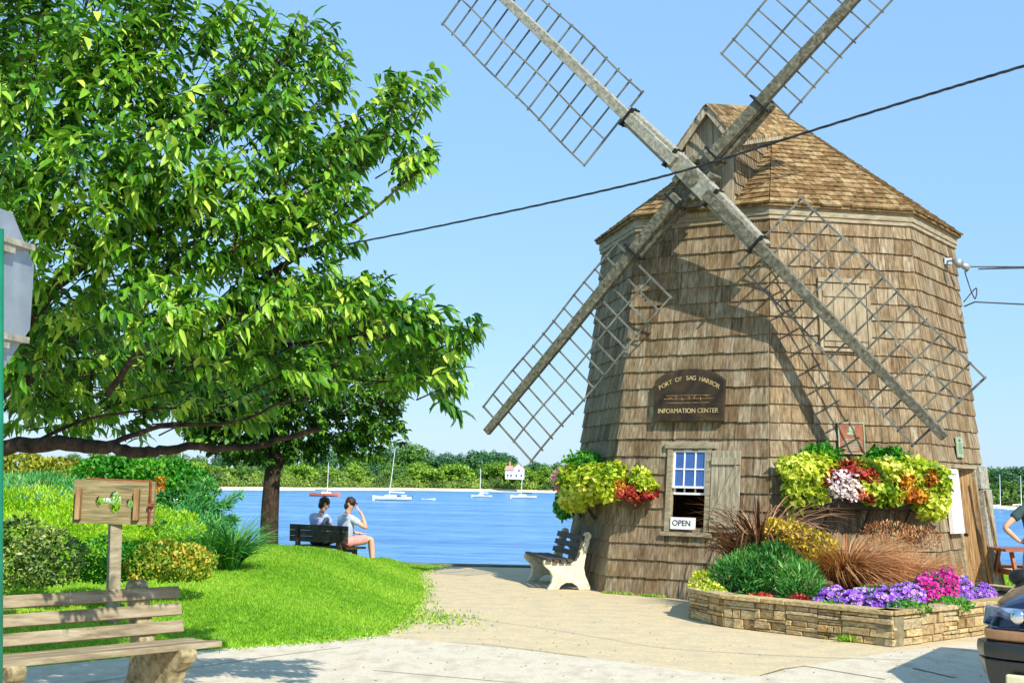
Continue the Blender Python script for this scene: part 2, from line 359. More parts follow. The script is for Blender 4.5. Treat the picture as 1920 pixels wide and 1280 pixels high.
for i in range(n-1):
    a = (xs[i], wallY(xs[i]), 0); b = (xs[i+1], wallY(xs[i+1]), 0)
    mb.hexa([(a[0], a[1]-.35, -3), (b[0], b[1]-.35, -3), (b[0], b[1]+.02, -3), (a[0], a[1]+.02, -3), (a[0], a[1]-.35, .035), (b[0], b[1]-.35, .035), (b[0], b[1]+.02, .035), (a[0], a[1]+.02, .035)])
mb.build('seawall', M_seawall, label='low grey stone seawall edge between paving and bay', cat='seawall')
# sidewalk sheet, 4 mm above the paving
wp = [(-14, 8.6), tuple(G(-100, 1262)[:2]), tuple(G(200, 1232)[:2]), tuple(G(400, 1214)[:2]), tuple(G(700, 1193)[:2]), tuple(G(932, 1212)[:2]), tuple(G(1101, 1233)[:2]), tuple(G(1300, 1258)[:2]), tuple(G(1420, 1268)[:2]),
      tuple(G(1510, 1248)[:2]), tuple(G(1675, 1222)[:2]), tuple(G(1900, 1195)[:2]), (14, 16.5), (14, -20), (-14, -20)]
mesh_np('sidewalk', [(a, b, .004) for a, b in wp], [tuple(range(len(wp)))[::-1]], M_walk, kind='structure')
mb = MB()
def strip(pts, wd, z=.008):
    for a, b in zip(pts[:-1], pts[1:]):
        a = np.array(a[:2]); b = np.array(b[:2]); d = b-a; d /= np.linalg.norm(d); s_ = np.array([-d[1], d[0]])*wd/2
        mb.add([(*(a-s_), z), (*(b-s_), z), (*(b+s_), z), (*(a+s_), z)], [(0, 1, 2, 3)])
strip([G(840, 1204), G(932, 1211), G(1010, 1220), G(1101, 1232)], .018); strip([G(700, 1257), G(960, 1280), G(1200, 1300)], .014)
strip([G(1425, 1267), G(1470, 1254), G(1510, 1249)], .02); strip([G(1510, 1249), G(1600, 1264), G(1660, 1274)], .02); strip([G(1712, 1253), G(1755, 1263), G(1790, 1271)], .035)
strip([G(1805, 1218), G(1850, 1224), G(1900, 1231)], .02); strip([G(100, 1290), G(500, 1232), G(640, 1214)], .012)
mb.build('paving_joint', M_joint, kind='structure')

# lawn --------------------------------------------------------------
edge = [G(838, 1060)[:2], G(800, 1068)[:2], G(785, 1076)[:2], G(792, 1092)[:2], G(797, 1110)[:2], G(790, 1130)[:2], G(770, 1150)[:2], G(745, 1172)[:2], G(715, 1188)[:2], G(640, 1199)[:2], G(560, 1206)[:2], G(400, 1218)[:2], G(200, 1237)[:2], G(-100, 1265)[:2],
        np.array([-16., 7.]), np.array([-30., 7.]), np.array([-30., 25.5]), np.array([-1.2, 25.6])]
edge = np.array(edge)
def sdist(x, y):
    """positive inside"""
    Pq = np.stack([x, y], -1); dmin = np.full(x.shape, 1e9); ins = np.zeros(x.shape, bool); n = len(edge)
    for i in range(n):
        a = edge[i]; b = edge[(i+1) % n]; ab = b-a; t = np.clip(((Pq-a)@ab)/(ab@ab), 0, 1)
        dmin = np.minimum(dmin, np.linalg.norm(Pq-(a+t[..., None]*ab), axis=-1))
        c = ((a[1] > y) != (b[1] > y)) & (x < (b[0]-a[0])*(y-a[1])/(b[1]-a[1]+1e-12)+a[0]); ins ^= c
    return np.where(ins, dmin, -dmin)
def lawnz(x, y):
    x = np.asarray(x, float); y = np.asarray(y, float); d = sdist(x, y)
    f = (1-np.exp(-np.clip(d, 0, 99)/.85))*sm(10.5, 21.5, y)
    crest = 0.53*sm(-.75, -3.0, x)+.6*sm(-4.3, -6.6, x)
    rr = sm(-2.9, -2.0, x); back = (1-sm(21.7, 24.4, y)*1.12)*(1-rr)+(1-sm(24.0, 25.6, y))*rr
    z = crest*f*back+.03*np.clip(d*12, -3, 1)+.015*np.sin(x*2.1)*np.cos(y*1.7)*np.clip(d, 0, 1)
    return z
gx = np.arange(-16, -.7, .11); gy = np.arange(8, 25.8, .11); X, Y = np.meshgrid(gx, gy); Z = lawnz(X, Y)
nx, ny = len(gx), len(gy); V = np.stack([X, Y, Z], -1).reshape(-1, 3)
ii = (np.arange(ny-1)[:, None]*nx+np.arange(nx-1)[None]).ravel(); Fq = np.stack([ii, ii+1, ii+nx+1, ii+nx], 1)
keep = (sdist(X, Y).ravel()[Fq].max(1) > -.15); mesh_np('lawn', V, Fq[keep], M_turf, smooth=True, kind='structure')
# grass blades
def grass(name, n, sampler, zf, h=.05, wd=.012):
    x, y = sampler(n); z = zf(x, y); k = len(x)
    d = rdir(k)*np.array([1, 1, .2])+np.array([0, 0, 1.1]); pos = np.stack([x, y, z-.005], 1)
    s_ = unit(np.stack([rng.normal(size=k), rng.normal(size=k), np.zeros(k)], 1)); hh = h*(.5+rng.random(k))
    d = unit(d)*hh[:, None]; V = np.stack([pos-s_*wd/2, pos+s_*wd/2, pos+d], 1).reshape(-1, 3)
    F = np.arange(3*k).reshape(-1, 3)
    t = np.clip(rng.random(k)*.7+.15+.2*np.sin(x*1.3+y)*np.cos(y*.9), 0, 1)
    mesh_np(name, V, F, M_blade, tint=t, label='short bright green grass covering the mound by the path' if name == 'grass' else 'strip of rough grass past the mill at the right', kind='stuff')
def samp(n):
    d = 11+13.6*rng.random(n)**1.0; px = -60+920*rng.random(n); x = (px-960)/2521*d; 
    k = sdist(x, d) > .02; return x[k], d[k]
grass('grass', 300000, samp, lawnz, h=.036, wd=.011)
def samp2(n): return 8.2+4*rng.random(n), 20+6*rng.random(n)
mesh_np('grass_verge', [(8, 20, .01), (12.4, 20, .01), (12.4, 26.2, .01), (8, 26.2, .01)], [(0, 1, 2, 3)], M_turf, kind='structure')
grass('verge_grass', 9000, samp2, lambda x, y: x*0+.01, h=.14, wd=.02)
def ragged(n):   # weeds thinning out along the path edge and at the mill foot
    i = rng.integers(0, 11, n); t = rng.random(n); a = edge[i]; b = edge[i+1]; p = a+(b-a)*t[:, None]+rng.normal(size=(n, 2))*.09+np.array([.02, 0])
    return p[:, 0], p[:, 1]
x, y = ragged(2200)
x2 = G(790, 1160)[0]+rng.normal(size=1100)*.33; y2 = G(790, 1160)[1]+rng.normal(size=1100)*.5
x = np.r_[x, x2]; y = np.r_[y, y2]; k = len(x); pos = np.stack([x, y, np.zeros(k)+.002], 1)
leaves('weeds', pos, rdir(k)+[0, 0, .8], rdir(k), .045, .014, M_blade, kind='stuff', label='thin yellowish weeds straying onto the path edge')

# ------------------------------------------------------------------ windmill
CX, CY, RB, RT, PHI = 4.3327, 22.099, 3.4065, 2.8629, -0.21263
HW = 5.66
def rad(z): return RB+(RT-RB)*z/5.5
def corner(i, z, r=None):
    a = PHI+i*math.pi/4; r = rad(z) if r is None else r
    return Vector((CX+r*math.sin(a), CY-r*math.cos(a), z))
def fnorm(i):
    A, B, D = corner(i, 0), corner(i+1, 0), corner(i, 5); n_ = (B-A).cross(D-A); n_.normalize(); return n_
def FP(i, s, z, out=0.0):
    A, B = corner(i, z), corner(i+1, z); u = (B-A).normalized(); return (A+B)/2+u*s+fnorm(i)*out
def FM(i, s, z, out=0.0):   # matrix: x along facet, y up the facet, z outward
    A, B = corner(i, z), corner(i+1, z); u = (B-A).normalized(); n_ = fnorm(i); v = n_.cross(u)
    p = FP(i, s, z, out); return Matrix([[u[k], v[k], n_[k], p[k]] for k in range(3)]+[[0, 0, 0, 1]])
def half(i, z): return (corner(i+1, z)-corner(i, z)).length/2
mill = thing('windmill', (CX, CY, 0), 'octagonal shingled wooden windmill with four lattice sails and a gabled cap', 'windmill')
O = (CX, CY, 0)
OPEN = {-1: (-.29, .30, 1.0, 2.10), 1: (-.27, .80, 0.0, 1.90)}   # facet: s0,s1,z0,z1
# inner wall with real openings
mb = MB(); inn = -.03
for i in range(-4, 4):
    zs = [0, HW]; 
    def q(s0a, s0b, s1a, s1b, z0, z1):
        pass
    if i in OPEN:
        s0, s1, z0, z1 = OPEN[i]
        def cell(sa, sb, za, zb):
            def ss(sv, z): return half(i, z)*sv if abs(sv) == 1 and isinstance(sv, int) else sv
            mb.add([FP(i, ss(sa, za), za, inn), FP(i, ss(sb, za), za, inn), FP(i, ss(sb, zb), zb, inn), FP(i, ss(sa, zb), zb, inn)], [(0, 1, 2, 3)])
        if z0 > 0: cell(-1, 1, 0, z0)
        cell(-1, s0, z0, z1); cell(s1, 1, z0, z1); cell(-1, 1, z1, HW)
    else:
        mb.add([FP(i, -half(i, 0), 0, inn), FP(i, half(i, 0), 0, inn), FP(i, half(i, HW), HW, inn), FP(i, -half(i, HW), HW, inn)], [(0, 1, 2, 3)])
mb.build('wall', M_plank, mill, origin=O)
# shingle courses
mb = MB(); CH = .252
for i in range(-4, 4):
    k = 0; z0 = -0.0
    while z0 < HW-.05:
        z1 = min(z0+CH, HW); s = -half(i, z0); wob = .008*math.sin(k*1.7+i)
        cuts = [s]
        while s < half(i, z0)-.06:
            s += random.choice((.09, .11, .13, .15, .17, .2)); cuts.append(min(s, half(i, z0)))
        if cuts[-1] < half(i, z0): cuts[-1] = half(i, z0)
        if i in OPEN:
            for e_ in OPEN[i][:2]: cuts.append(e_)
            cuts.sort()
        for a, b in zip(cuts[:-1], cuts[1:]):
            if b-a < .012: continue
            za, zb = z0, z1
            if i in OPEN:
                s0, s1, oz0, oz1 = OPEN[i]; mid = (a+b)/2
                if s0 < mid < s1:
                    if za >= oz0 and zb <= oz1: continue
                    if za < oz1 < zb: za = oz1
                    elif za < oz0 < zb: zb = oz0
            dz = random.uniform(-.006, .006)+wob; o1 = .034+random.uniform(-.004, .006); gap = .0025
            if za == z0: za_ = za+dz if za > 0 else za
            else: za_ = za
            top_ = zb+.03 if zb < HW and zb == z1 else zb; ra = half(i, top_)/half(i, z0)
            al = a+gap if a > -half(i, z0)+1e-4 else a; bl = b-gap if b < half(i, z0)-1e-4 else b
            at, bt = (al*ra if al <= -half(i, z0)+1e-4 else al), (bl*ra if bl >= half(i, z0)-1e-4 else bl)
            o2 = .006
            p0, p1, p2, p3 = FP(i, al, za_, o1), FP(i, bl, za_, o1), FP(i, bt, top_, o2), FP(i, at, top_, o2)
            q0, q1, q2, q3 = FP(i, al, za_, -.02), FP(i, bl, za_, -.02), FP(i, bt, top_, -.02), FP(i, at, top_, -.02)
            mb.add([p0, p1, p2, p3, q0, q1, q2, q3], [(0, 1, 2, 3), (4, 5, 1, 0), (0, 3, 7, 4), (1, 5, 6, 2)], random.random())
        z0 += CH; k += 1
mb.build('shingle_siding', M_shingle, mill, origin=O)
# fascia + soffit + roof
RE, ZE, ZA = 3.01, 5.70, 7.93
mb = MB()
for i in range(-4, 4):
    for (za, zb, o_) in ((5.54, 5.66, .07), (5.48, 5.538, .05)):
        h0, h1 = half(i, za)+o_*math.tan(math.pi/8), half(i, zb)+o_*math.tan(math.pi/8)
        mb.hexa([FP(i, -h0, za, 0), FP(i, h0, za, 0), FP(i, h0, za, o_), FP(i, -h0, za, o_), FP(i, -h1, zb, 0), FP(i, h1, zb, 0), FP(i, h1, zb, o_), FP(i, -h1, zb, o_)])
mb.build('fascia', M_trim, mill, origin=O)
mb = MB(); vs_ = [corner(i, ZE-.035, RE-.02) for i in range(8)]+[corner(i, ZE-.005, RE-.02) for i in range(8)]+[Vector((CX, CY, ZA-.03))]
mb.add(vs_, [tuple(range(8))[::-1]]+[(i, (i+1) % 8, 8+(i+1) % 8, 8+i) for i in range(8)]+[(8+i, 8+(i+1) % 8, 16) for i in range(8)], .3)
NC = 23; apex = Vector((CX, CY, ZA))
for i in range(8):
    A, B = corner(i, ZE, RE), corner(i+1, ZE, RE); u = (B-A).normalized(); mid = (A+B)/2; n_ = (B-A).cross(apex-A).normalized()
    for k in range(NC):
        f0, f1 = k/NC, min(1.0, (k+1.25)/NC); m0 = mid.lerp(apex, f0); m1 = mid.lerp(apex, f1); h0 = (B-A).length/2*(1-f0); h1 = (B-A).length/2*(1-f1)
        s = -h0; cuts = [s]
        while s < h0-.04:
            s += random.uniform(.09, .19); cuts.append(min(s, h0))
        for a, b in zip(cuts[:-1], cuts[1:]):
            if b-a < .01: continue
            a1, b1 = max(a, -h1), min(b, h1)
            if a1 > h1: a1 = h1
            if b1 < -h1: b1 = -h1
            jit = random.uniform(-.012, .012); o1 = .03+random.uniform(0, .008); dn = (mid-apex).normalized()
            g_ = .003
            mb.add([m0+u*(a+g_)+n_*o1+dn*jit, m0+u*(b-g_)+n_*o1+dn*jit, m1+u*(b1-g_)+n_*.008, m1+u*(a1+g_)+n_*.008, m0+u*(a+g_)+dn*jit, m0+u*(b-g_)+dn*jit], [(0, 1, 2, 3), (4, 5, 1, 0), (0, 3, 4), (1, 5, 2)], random.random())
mb.build('roof', M_roof, mill, origin=O)
# ridge caps on the hips
# dormer cap (faces the sails)
AZ = -.5415
Dn = Vector((math.sin(AZ), -math.cos(AZ), 0)); Du = Vector((math.cos(AZ), math.sin(AZ), 0))
def DP(u, r, z): return Vector((CX, CY, 0))+Du*u+Dn*r+Vector((0, 0, z))
ze = lambda r: 6.72+(2.8-r)*.285
zr = lambda r: 7.26+(2.85-r)*.235
mb = MB(); hw = .39
sect = lambda r, d=0: [DP(-hw, r, 5.6), DP(hw, r, 5.6), DP(hw, r, ze(r)-.02), DP(0, r, zr(r)-.03), DP(-hw, r, ze(r)-.02)]
A, B = sect(2.72), sect(.4)
mb.add(A+B, [(0, 1, 2, 3, 4), (0, 4, 9, 5), (1, 6, 7, 2), (2, 7, 8, 3), (3, 8, 9, 4)], .4)
cap = mb.build('cap', M_greyplank, mill, origin=O)
mb = MB()   # vertical boards of the gable front
nb = 7; bw = 2*hw/nb
for k in range(nb):
    u0, u1 = -hw+k*bw+.003, -hw+(k+1)*bw-.003; zt = lambda u: zr(2.72)-.03-abs(u)/hw*(zr(2.72)-.03-ze(2.72)+.02)
    o_ = 2.745+random.uniform(-.004, .004); pts = [DP(u0, o_, 5.72), DP(u1, o_, 5.72), DP(u1, o_, zt(u1))]+([DP(0, o_, zt(0))] if u0 < 0 < u1 else [])+[DP(u0, o_, zt(u0))]
    mb.prism(pts, Dn*-.02, random.random())
mb.build('gable_boards', M_greyplank, cap, origin=O)
for sd_ in (-1, 1):   # side shingles
    mb = MB(); z = 5.9; k = 0
    while z < 7.6:
        r = .4
        while r < 2.72:
            r1 = min(2.735, r+random.uniform(.1, .18)); zt = min(z+.19, ze((r+r1)/2)-.03)
            if zt > z+.02:
                def q_(rr, zz, o_): return DP(sd_*(hw+o_), rr, zz)
                z_a = z+random.uniform(-.005, .005)
                mb.hexa([q_(r+.003, z_a, 0), q_(r1-.003, z_a, 0), q_(r1-.003, z_a, .028), q_(r+.003, z_a, .028), q_(r+.003, zt+.01, 0), q_(r1-.003, zt+.01, 0), q_(r1-.003, zt+.01, .008), q_(r+.003, zt+.01, .008)], random.random())
            r = r1
        z += .17
    mb.build('side_shingles', M_shingle, cap, origin=O)
mb = MB()   # cap roof with shingle rows, two slopes
for sd_ in (-1, 1):
    nr = 6
    for k in range(nr):
        f0, f1 = k/nr, min(1, (k+1.2)/nr); r = -.1
        while r < 2.9:
            r1 = min(2.9, r+random.uniform(.1, .18))
            def q_(rr, f, o_):
                u_ = (hw+.1)*(1-f); zc = (ze(rr)-.06)+(zr(rr)+.02-(ze(rr)-.06))*f
                return DP(sd_*u_, rr, zc+o_)
            j = random.uniform(0, .008)
            mb.hexa([q_(r+.003, f0, 0), q_(r1-.003, f0, 0), q_(r1-.003, f1, 0), q_(r+.003, f1, 0), q_(r+.003, f0, .036+j), q_(r1-.003, f0, .036+j), q_(r1-.003, f1, .014), q_(r+.003, f1, .014)], random.random())
            r = r1
mb.build('cap_roof', M_roof, cap, origin=O)
mb = MB()   # barge boards and eave trim
for sd_ in (-1, 1):
    mb.beam(DP(sd_*(hw+.09), 2.87, ze(2.87)-.10), DP(0, 2.87, zr(2.87)-.03), .03, .11, up=(0, 0, 1))
    mb.beam(DP(sd_*(hw+.085), 2.85, ze(2.85)-.09), DP(sd_*(hw+.085), .7, ze(.7)-.09), .025, .06)
mb.build('barge_board', M_greyplank, cap, origin=O)

# sails -------------------------------------------------------------
SAZ, STILT, SROT, SZ, SRHO = -.5415, -.0721, .7655, 6.0626, 3.238
SC_ = Vector((CX+math.sin(SAZ)*SRHO, CY-math.cos(SAZ)*SRHO, SZ))
Sn = Vector((math.sin(SAZ)*math.cos(STILT), -math.cos(SAZ)*math.cos(STILT), math.sin(STILT)))
Su = Vector((math.cos(SAZ), math.sin(SAZ), 0)); Sv = Sn.cross(Su)
if Sv[2] < 0: Sv = -Sv
SP = {0: (1.5453, 5.0453, 1.0295, .3906, -.0165), 1: (1.5651, 5.2819, 1.0135, .399, .0202), 2: (1.5515, 4.9956, .8692, .3447, .0227), 3: (1.3852, 4.8816, .8969, .3952, -.0264)}
mb = MB()
mb.tube([SC_-Sn*1.6, SC_+Sn*.0], [.17, .17], 8); mb.tube([SC_-Sn*.1, SC_+Sn*.2], [.13, .12], 8)
mb.build('windshaft', M_beam, mill, origin=O)
mb = MB()
e1 = Su*math.cos(SROT)+Sv*math.sin(SROT); e2 = -Su*math.sin(SROT)+Sv*math.cos(SROT)
for sx in (-1, 1):
    for sy in (-1, 1): mb.box(SC_+e1*sx*.19+e2*sy*.19, (.1, .1, .3), Matrix([[e1[k], e2[k], Sn[k]] for k in range(3)]))
mb.build('hub_block', M_beam, mill, origin=O, bevel=.01)
mb = MB()
for k in (0, 1):
    off = -.06 if k == 0 else .07
    for kk in (k, k+2):
        a = SROT+kk*math.pi/2+SP[kk][4]; d = Su*math.cos(a)+Sv*math.sin(a)
        st = MB(); st.beam(SC_+Sn*off-d*.25, SC_+Sn*off+d*1.52, .30, .2, up=Sn, w2=.26, h2=.18)
        st.build('stock', M_beam if k == 0 else M_beamlt, mill, origin=O, bevel=.012)
for k in range(4):
    a = SROT+k*math.pi/2+SP[k][4]
    for r in (.45, 1.42):
        mb = MB(); d = Su*math.cos(a)+Sv*math.sin(a); s_ = -Su*math.sin(a)+Sv*math.cos(a); c = SC_+d*r+Sn*(.06 if k % 2 == 0 else .13)
        mb.beam(c-s_*.16, c+s_*.16, .03, .27, up=Sn); mb.tube([c-s_*.17, c-s_*.13], .022, 6); mb.tube([c+s_*.13, c+s_*.17], .022, 6)
        mb.build('iron_strap', M_black, mill, origin=O)
for k in range(4):
    ri, ro, wb, wn, da = SP[k]; a = SROT+k*math.pi/2+da; d = Su*math.cos(a)+Sv*math.sin(a); s_ = -Su*math.sin(a)+Sv*math.cos(a)
    off = .0 if k % 2 == 0 else .09
    def Q(r, w_, h_=0): return SC_+d*r+s_*w_+Sn*(h_+off*max(0, 1-(r-1.0)/3))
    st = MB(); base = 1.42; segs = 5; tip = ro+.22
    h0 = .13 if k % 2 == 0 else .1
    st.beam(Q(.35, 0, h0), Q(ro*.6, 0, .05), .17, .13, up=Sn, w2=.15, h2=.11); st.beam(Q(ro*.6, 0, .05), Q(tip, 0, .03), .15, .11, up=Sn, w2=.12 if k else .14, h2=.09)
    whip = st.build('sail', M_beamlt if k == 1 else M_beam, mill, origin=O, bevel=.008)
    lt = MB(); nb = 13; LT = .024
    def wv(r): return .012*math.sin(r*3+k*2)
    rs = [ri+(ro-ri)*j/nb for j in range(nb+1)]
    for w_, th in ((wb, LT*1.1), (-wn, LT*1.1), (wb*.5, LT)):
        for r0_, r1_ in zip(rs[:-1], rs[1:]): lt.beam(Q(r0_-.012, w_+wv(r0_), -.02), Q(r1_+.012, w_+wv(r1_), -.02), th, LT*.8, up=Sn)
    for j, r in enumerate(rs):
        t_ = LT*1.25 if j in (0, nb) else LT
        lt.beam(Q(r, -wn-.03, -.045), Q(r+random.uniform(-.01, .01), wb+.03, -.045), t_, LT*.8, up=Sn)
    lt.build('lattice', M_lath, whip, origin=O)

# window -------------------------------------------------------------
def panel(mb, i, s0, s1, z0, z1, o0, o1, t=.5):
    """box on facet i"""
    mb.hexa([FP(i, s0, z0, o0), FP(i, s1, z0, o0), FP(i, s1, z0, o1), FP(i, s0, z0, o1), FP(i, s0, z1, o0), FP(i, s1, z1, o0), FP(i, s1, z1, o1), FP(i, s0, z1, o1)], t)
mb = MB()
panel(mb, -1, -.36, -.272, .93, 2.13, -.03, .058); panel(mb, -1, .272, .355, .93, 2.13, -.03, .058); panel(mb, -1, -.40, .42, 2.131, 2.225, -.03, .075); panel(mb, -1, -.40, .40, .87, .928, -.03, .09)
win = mb.build('window', M_trim, mill, origin=O, bevel=.005)
mb = MB()
def sash(s0, s1, z0, z1, o, cols_, rows, t=.03):
    panel(mb, -1, s0, s0+t, z0, z1, o, o+.03); panel(mb, -1, s1-t, s1, z0, z1, o, o+.03); panel(mb, -1, s0+t, s1-t, z1-t, z1, o, o+.03); panel(mb, -1, s0+t, s1-t, z0, z0+t, o, o+.03)
    for c in range(1, cols_):
        s_ = s0+(s1-s0)*c/cols_; panel(mb, -1, s_-.009, s_+.009, z0+t, z1-t, o+.004, o+.026)
    for r_ in range(1, rows):
        z_ = z0+(z1-z0)*r_/rows
        for c in range(cols_):
            a = s0+(s1-s0)*c/cols_+(.009 if c else t); b = s0+(s1-s0)*(c+1)/cols_-(.009 if c < cols_-1 else t); panel(mb, -1, a, b, z_-.009, z_+.009, o+.004, o+.026)
sash(-.268, .268, 1.56, 2.11, .005, 3, 2); sash(-.262, .262, 1.47, 2.02, -.032, 3, 2)
mb.build('window_sash', M_white, win, origin=O)
mb = MB(); panel(mb, -1, -.24, .24, 1.585, 2.085, .012, .018); mb.build('pane', M_glass, win, origin=O)
mb = MB()   # open shutter with Z brace
for k in range(4): panel(mb, -1, .365+k*.114, .365+(k+1)*.114-.006, .95, 2.10, .045, .068, random.random())
for z_ in (1.02, 1.90): panel(mb, -1, .375, .815, z_, z_+.1, .070, .092)
a, b = FP(-1, .42, 1.14, .081), FP(-1, .78, 1.88, .081); mb.beam(a, b, .085, .02, up=fnorm(-1))
mb.build('shutter', M_greyplank, mill, origin=O, bevel=.003)
mb = MB()   # loft hatch on the right front face
for k in range(4): panel(mb, 0, -.36+k*.17, -.36+(k+1)*.17-.006, 3.62, 4.55, .045, .062, random.random())
for z_ in (3.7, 4.35): panel(mb, 0, -.35, .31, z_, z_+.09, .064, .08)
panel(mb, 0, -.42, .38, 4.56, 4.63, .0, .085); panel(mb, 0, -.42, -.368, 3.60, 4.555, .0, .066); panel(mb, 0, .325, .38, 3.60, 4.555, .0, .066); panel(mb, 0, -.40, .36, 3.55, 3.595, .0, .07)
mb.build('loft_hatch', M_hatch, mill, origin=O, bevel=.003)
# door ---------------------------------------------------------------
mb = MB()
panel(mb, 1, -.345, -.275, 0, 1.93, -.05, .06); panel(mb, 1, -.40, .74, 1.932, 1.985, -.05, .075)
panel(mb, 1, .66, .74, 0, 1.93, -.05, .06)
mb.build('door_frame', M_trim, mill, origin=O, bevel=.004)
mb = MB(); panel(mb, 1, .80, 1.27, .0, 1.62, .0, .12); panel(mb, 1, .78, 1.24, 1.63, 1.98, .0, .10); mb.build('door_pilaster', M_beamlt, mill, origin=O, bevel=.004)
mb = MB()
for k in range(4):
    f = lambda q: (.66-.17*q*.96, -.035*q)   # leaf swung slightly inward from its right jamb
    s1_, o1_ = f(k); s0_, o0_ = f(k+1-.03)
    mb.hexa([FP(1, s0_, .03, o0_-.03), FP(1, s1_, .03, o1_-.03), FP(1, s1_, .03, o1_), FP(1, s0_, .03, o0_), FP(1, s0_, 1.9, o0_-.03), FP(1, s1_, 1.9, o1_-.03), FP(1, s1_, 1.9, o1_), FP(1, s0_, 1.9, o0_)], random.random())
door = mb.build('door', M_plank, mill, origin=O)
mb = MB(); mb.beam(FP(1, .72, .05, .10), FP(1, .50, 1.75, .075), .06, .04, up=fnorm(1)); mb.beam(FP(1, 1.22, .08, .16), FP(1, .82, 1.6, .14), .03, .03, up=fnorm(1)); mb.build('brace_board', M_plank, mill, origin=O)
mb = MB(); mb.tube([FP(1, .07, .95, -.08), FP(1, .07, .95, -.02)], .02, 8); mb.ell(FP(1, .07, .95, -.0), (.03, .03, .03), 8, 6); mb.build('handle', M_black, door, origin=O)

# signs on the mill ---------------------------------------------------
def local_sign(name, i, s, z, out, label, cat):
    M = FM(i, s, z, out); t = bpy.data.objects.new(name, None); t.matrix_world = M; t.empty_display_size = .1
    return finish(t, None, label, cat)
sg = local_sign('information_sign', -1, -.03, 2.52, .055, 'dark carved wooden board with an arched top and gilt lettering, above the window', 'sign')
mb = MB(); pts = [(-.57, 0, 0), (.57, 0, 0), (.57, .60, 0)]+[(.57*math.cos(a)*.92, .60+.175*math.sin(a), 0) for a in [R(18*k) for k in range(1, 10)]]+[(-.57, .60, 0)]
mb.prism(pts, (0, 0, .06)); bd = mb.build('board', M_signwood, sg, bevel=.006)
mb = MB()
t1 = "PORT OF SAG HARBOR"; nL = len(t1)
for k, ch in enumerate(t1):
    if ch == ' ': continue
    f = (k-(nL-1)/2)/((nL-1)/2); xx = .47*f; yy = .50+.135*(1-f*f); an = -.42*f
    put_text(mb, ch, .092, Matrix.Translation((xx, yy, .064)) @ Matrix.Rotation(an, 4, 'Z'))
V, Fs = text_mesh("INFORMATION CENTER", .098, .006); mb.add([Vector((v[0]*.93, v[1]+.15, v[2]+.064)) for v in V], Fs)
mb.build('lettering', M_gold, sg)
mb = MB()
for yy in (.33, .38, .27): mb.box((0, yy, .062), (.8-.2*abs(yy-.33)*8, .008, .006))
for k in range(7): mb.box((-.3+.1*k, .345+.02*math.sin(k*2.3), .063), (.05, .012, .008), Matrix.Rotation(k, 3, 'Z'))
mb.build('carving', M_plank, sg)
sg = local_sign('open_sign', -1, -.05, .965, .055, 'white card reading OPEN leaning in the open lower window', 'sign')
mb = MB(); mb.box((0, .09, .01), (.40, .17, .012)); mb.build('card', M_white, sg)
mb = MB(); put_text(mb, "OPEN", .115, Matrix.Translation((-.02, .09, .0185))); mb.build('lettering', M_black, sg)
sg = local_sign('bronze_plaque', 0, -.02, 2.09, .045, 'brown memorial plaque with a pale portrait relief above the long flower box', 'plaque')
mb = MB(); mb.box((0, .22, .01), (.40, .45, .022)); bd = mb.build('plate', M_bronze, sg, bevel=.003)
mb = MB()
for (cx_, cy_, sx, sy) in ((0, .437, .40, .016), (0, .003, .40, .016), (-.192, .22, .016, .418), (.192, .22, .016, .418)): mb.box((cx_, cy_, .018), (sx, sy, .03))
mb.build('rim', M_verd, sg)
mb = MB(); mb.ell((0, .335, .022), (.045, .058, .012), 12, 8); mb.ell((-.01, .28, .022), (.06, .025, .01), 12, 6); mb.ell((.008, .368, .026), (.05, .028, .012), 10, 6)
for k, ww in enumerate((.2, .26, .3, .24, .28, .2, .25, .16)): mb.box((.004*(k % 3), .205-.022*k, .0225), (ww, .009, .004))
mb.build('relief', M_verd, sg)
sg = local_sign('green_plaque', 1, .01, 2.10, .045, 'small pale green plaque high on the right face above the door', 'plaque')
mb = MB(); mb.box((0, .15, .01), (.30, .31, .02)); mb.build('plate', M_verd, sg, bevel=.003)
mb = MB(); mb.ell((0, .25, .02), (.06, .025, .008), 10, 6)
for k in range(6): mb.box((0, .2-.028*k, .0215), (.2-.03*(k % 2), .009, .004))
mb.build('relief', M_green, sg)
sg = local_sign('notice_case', 1, -.63, .98, .04, 'white framed glass notice case beside the mill door', 'notice case')
mb = MB()
for (a_, b_, c_, d_) in ((0, .03, .5, .06), (0, .90, .5, .06), (-.225, .465, .05, .81), (.225, .465, .05, .81)): mb.box((a_, b_, .035), (c_, d_, .07))
mb.build('frame', M_white, sg, bevel=.004)
M_paper = mat('notice_paper', [(0.45, S(228, 226, 216)), (0.55, S(246, 244, 236))], rough=.3, scale=(7, 7, 7), spec=.5)
mb = MB(); mb.box((0, .465, .03), (.398, .808, .02)); mb.build('pane', M_paper, sg)
# flood lamp pair under the right eave
lp = thing('floodlight', FP(1, .45, 5.15, 0), 'pair of small outdoor flood lamps under the right eave', 'lamp')
mb = MB(); o_ = FP(1, .45, 5.15, 0); mb.box(FP(1, .45, 5.17, .06), (.12, .12, .1)); mb.build('junction_box', M_metal, lp, origin=o_)
for ds in (-.16, .16):
    mb = MB(); a = FP(1, .45+ds*.3, 5.17, .08); b = FP(1, .45+ds, 5.14, .2); c = FP(1, .45+ds*1.5, 5.06, .32)
    mb.tube([a, b], .015, 6); mb.tube([b, b+(c-b)*.4, c], [.035, .05, .075], 10); mb.build('lamp_head', M_metal, lp, origin=o_, smooth=True)

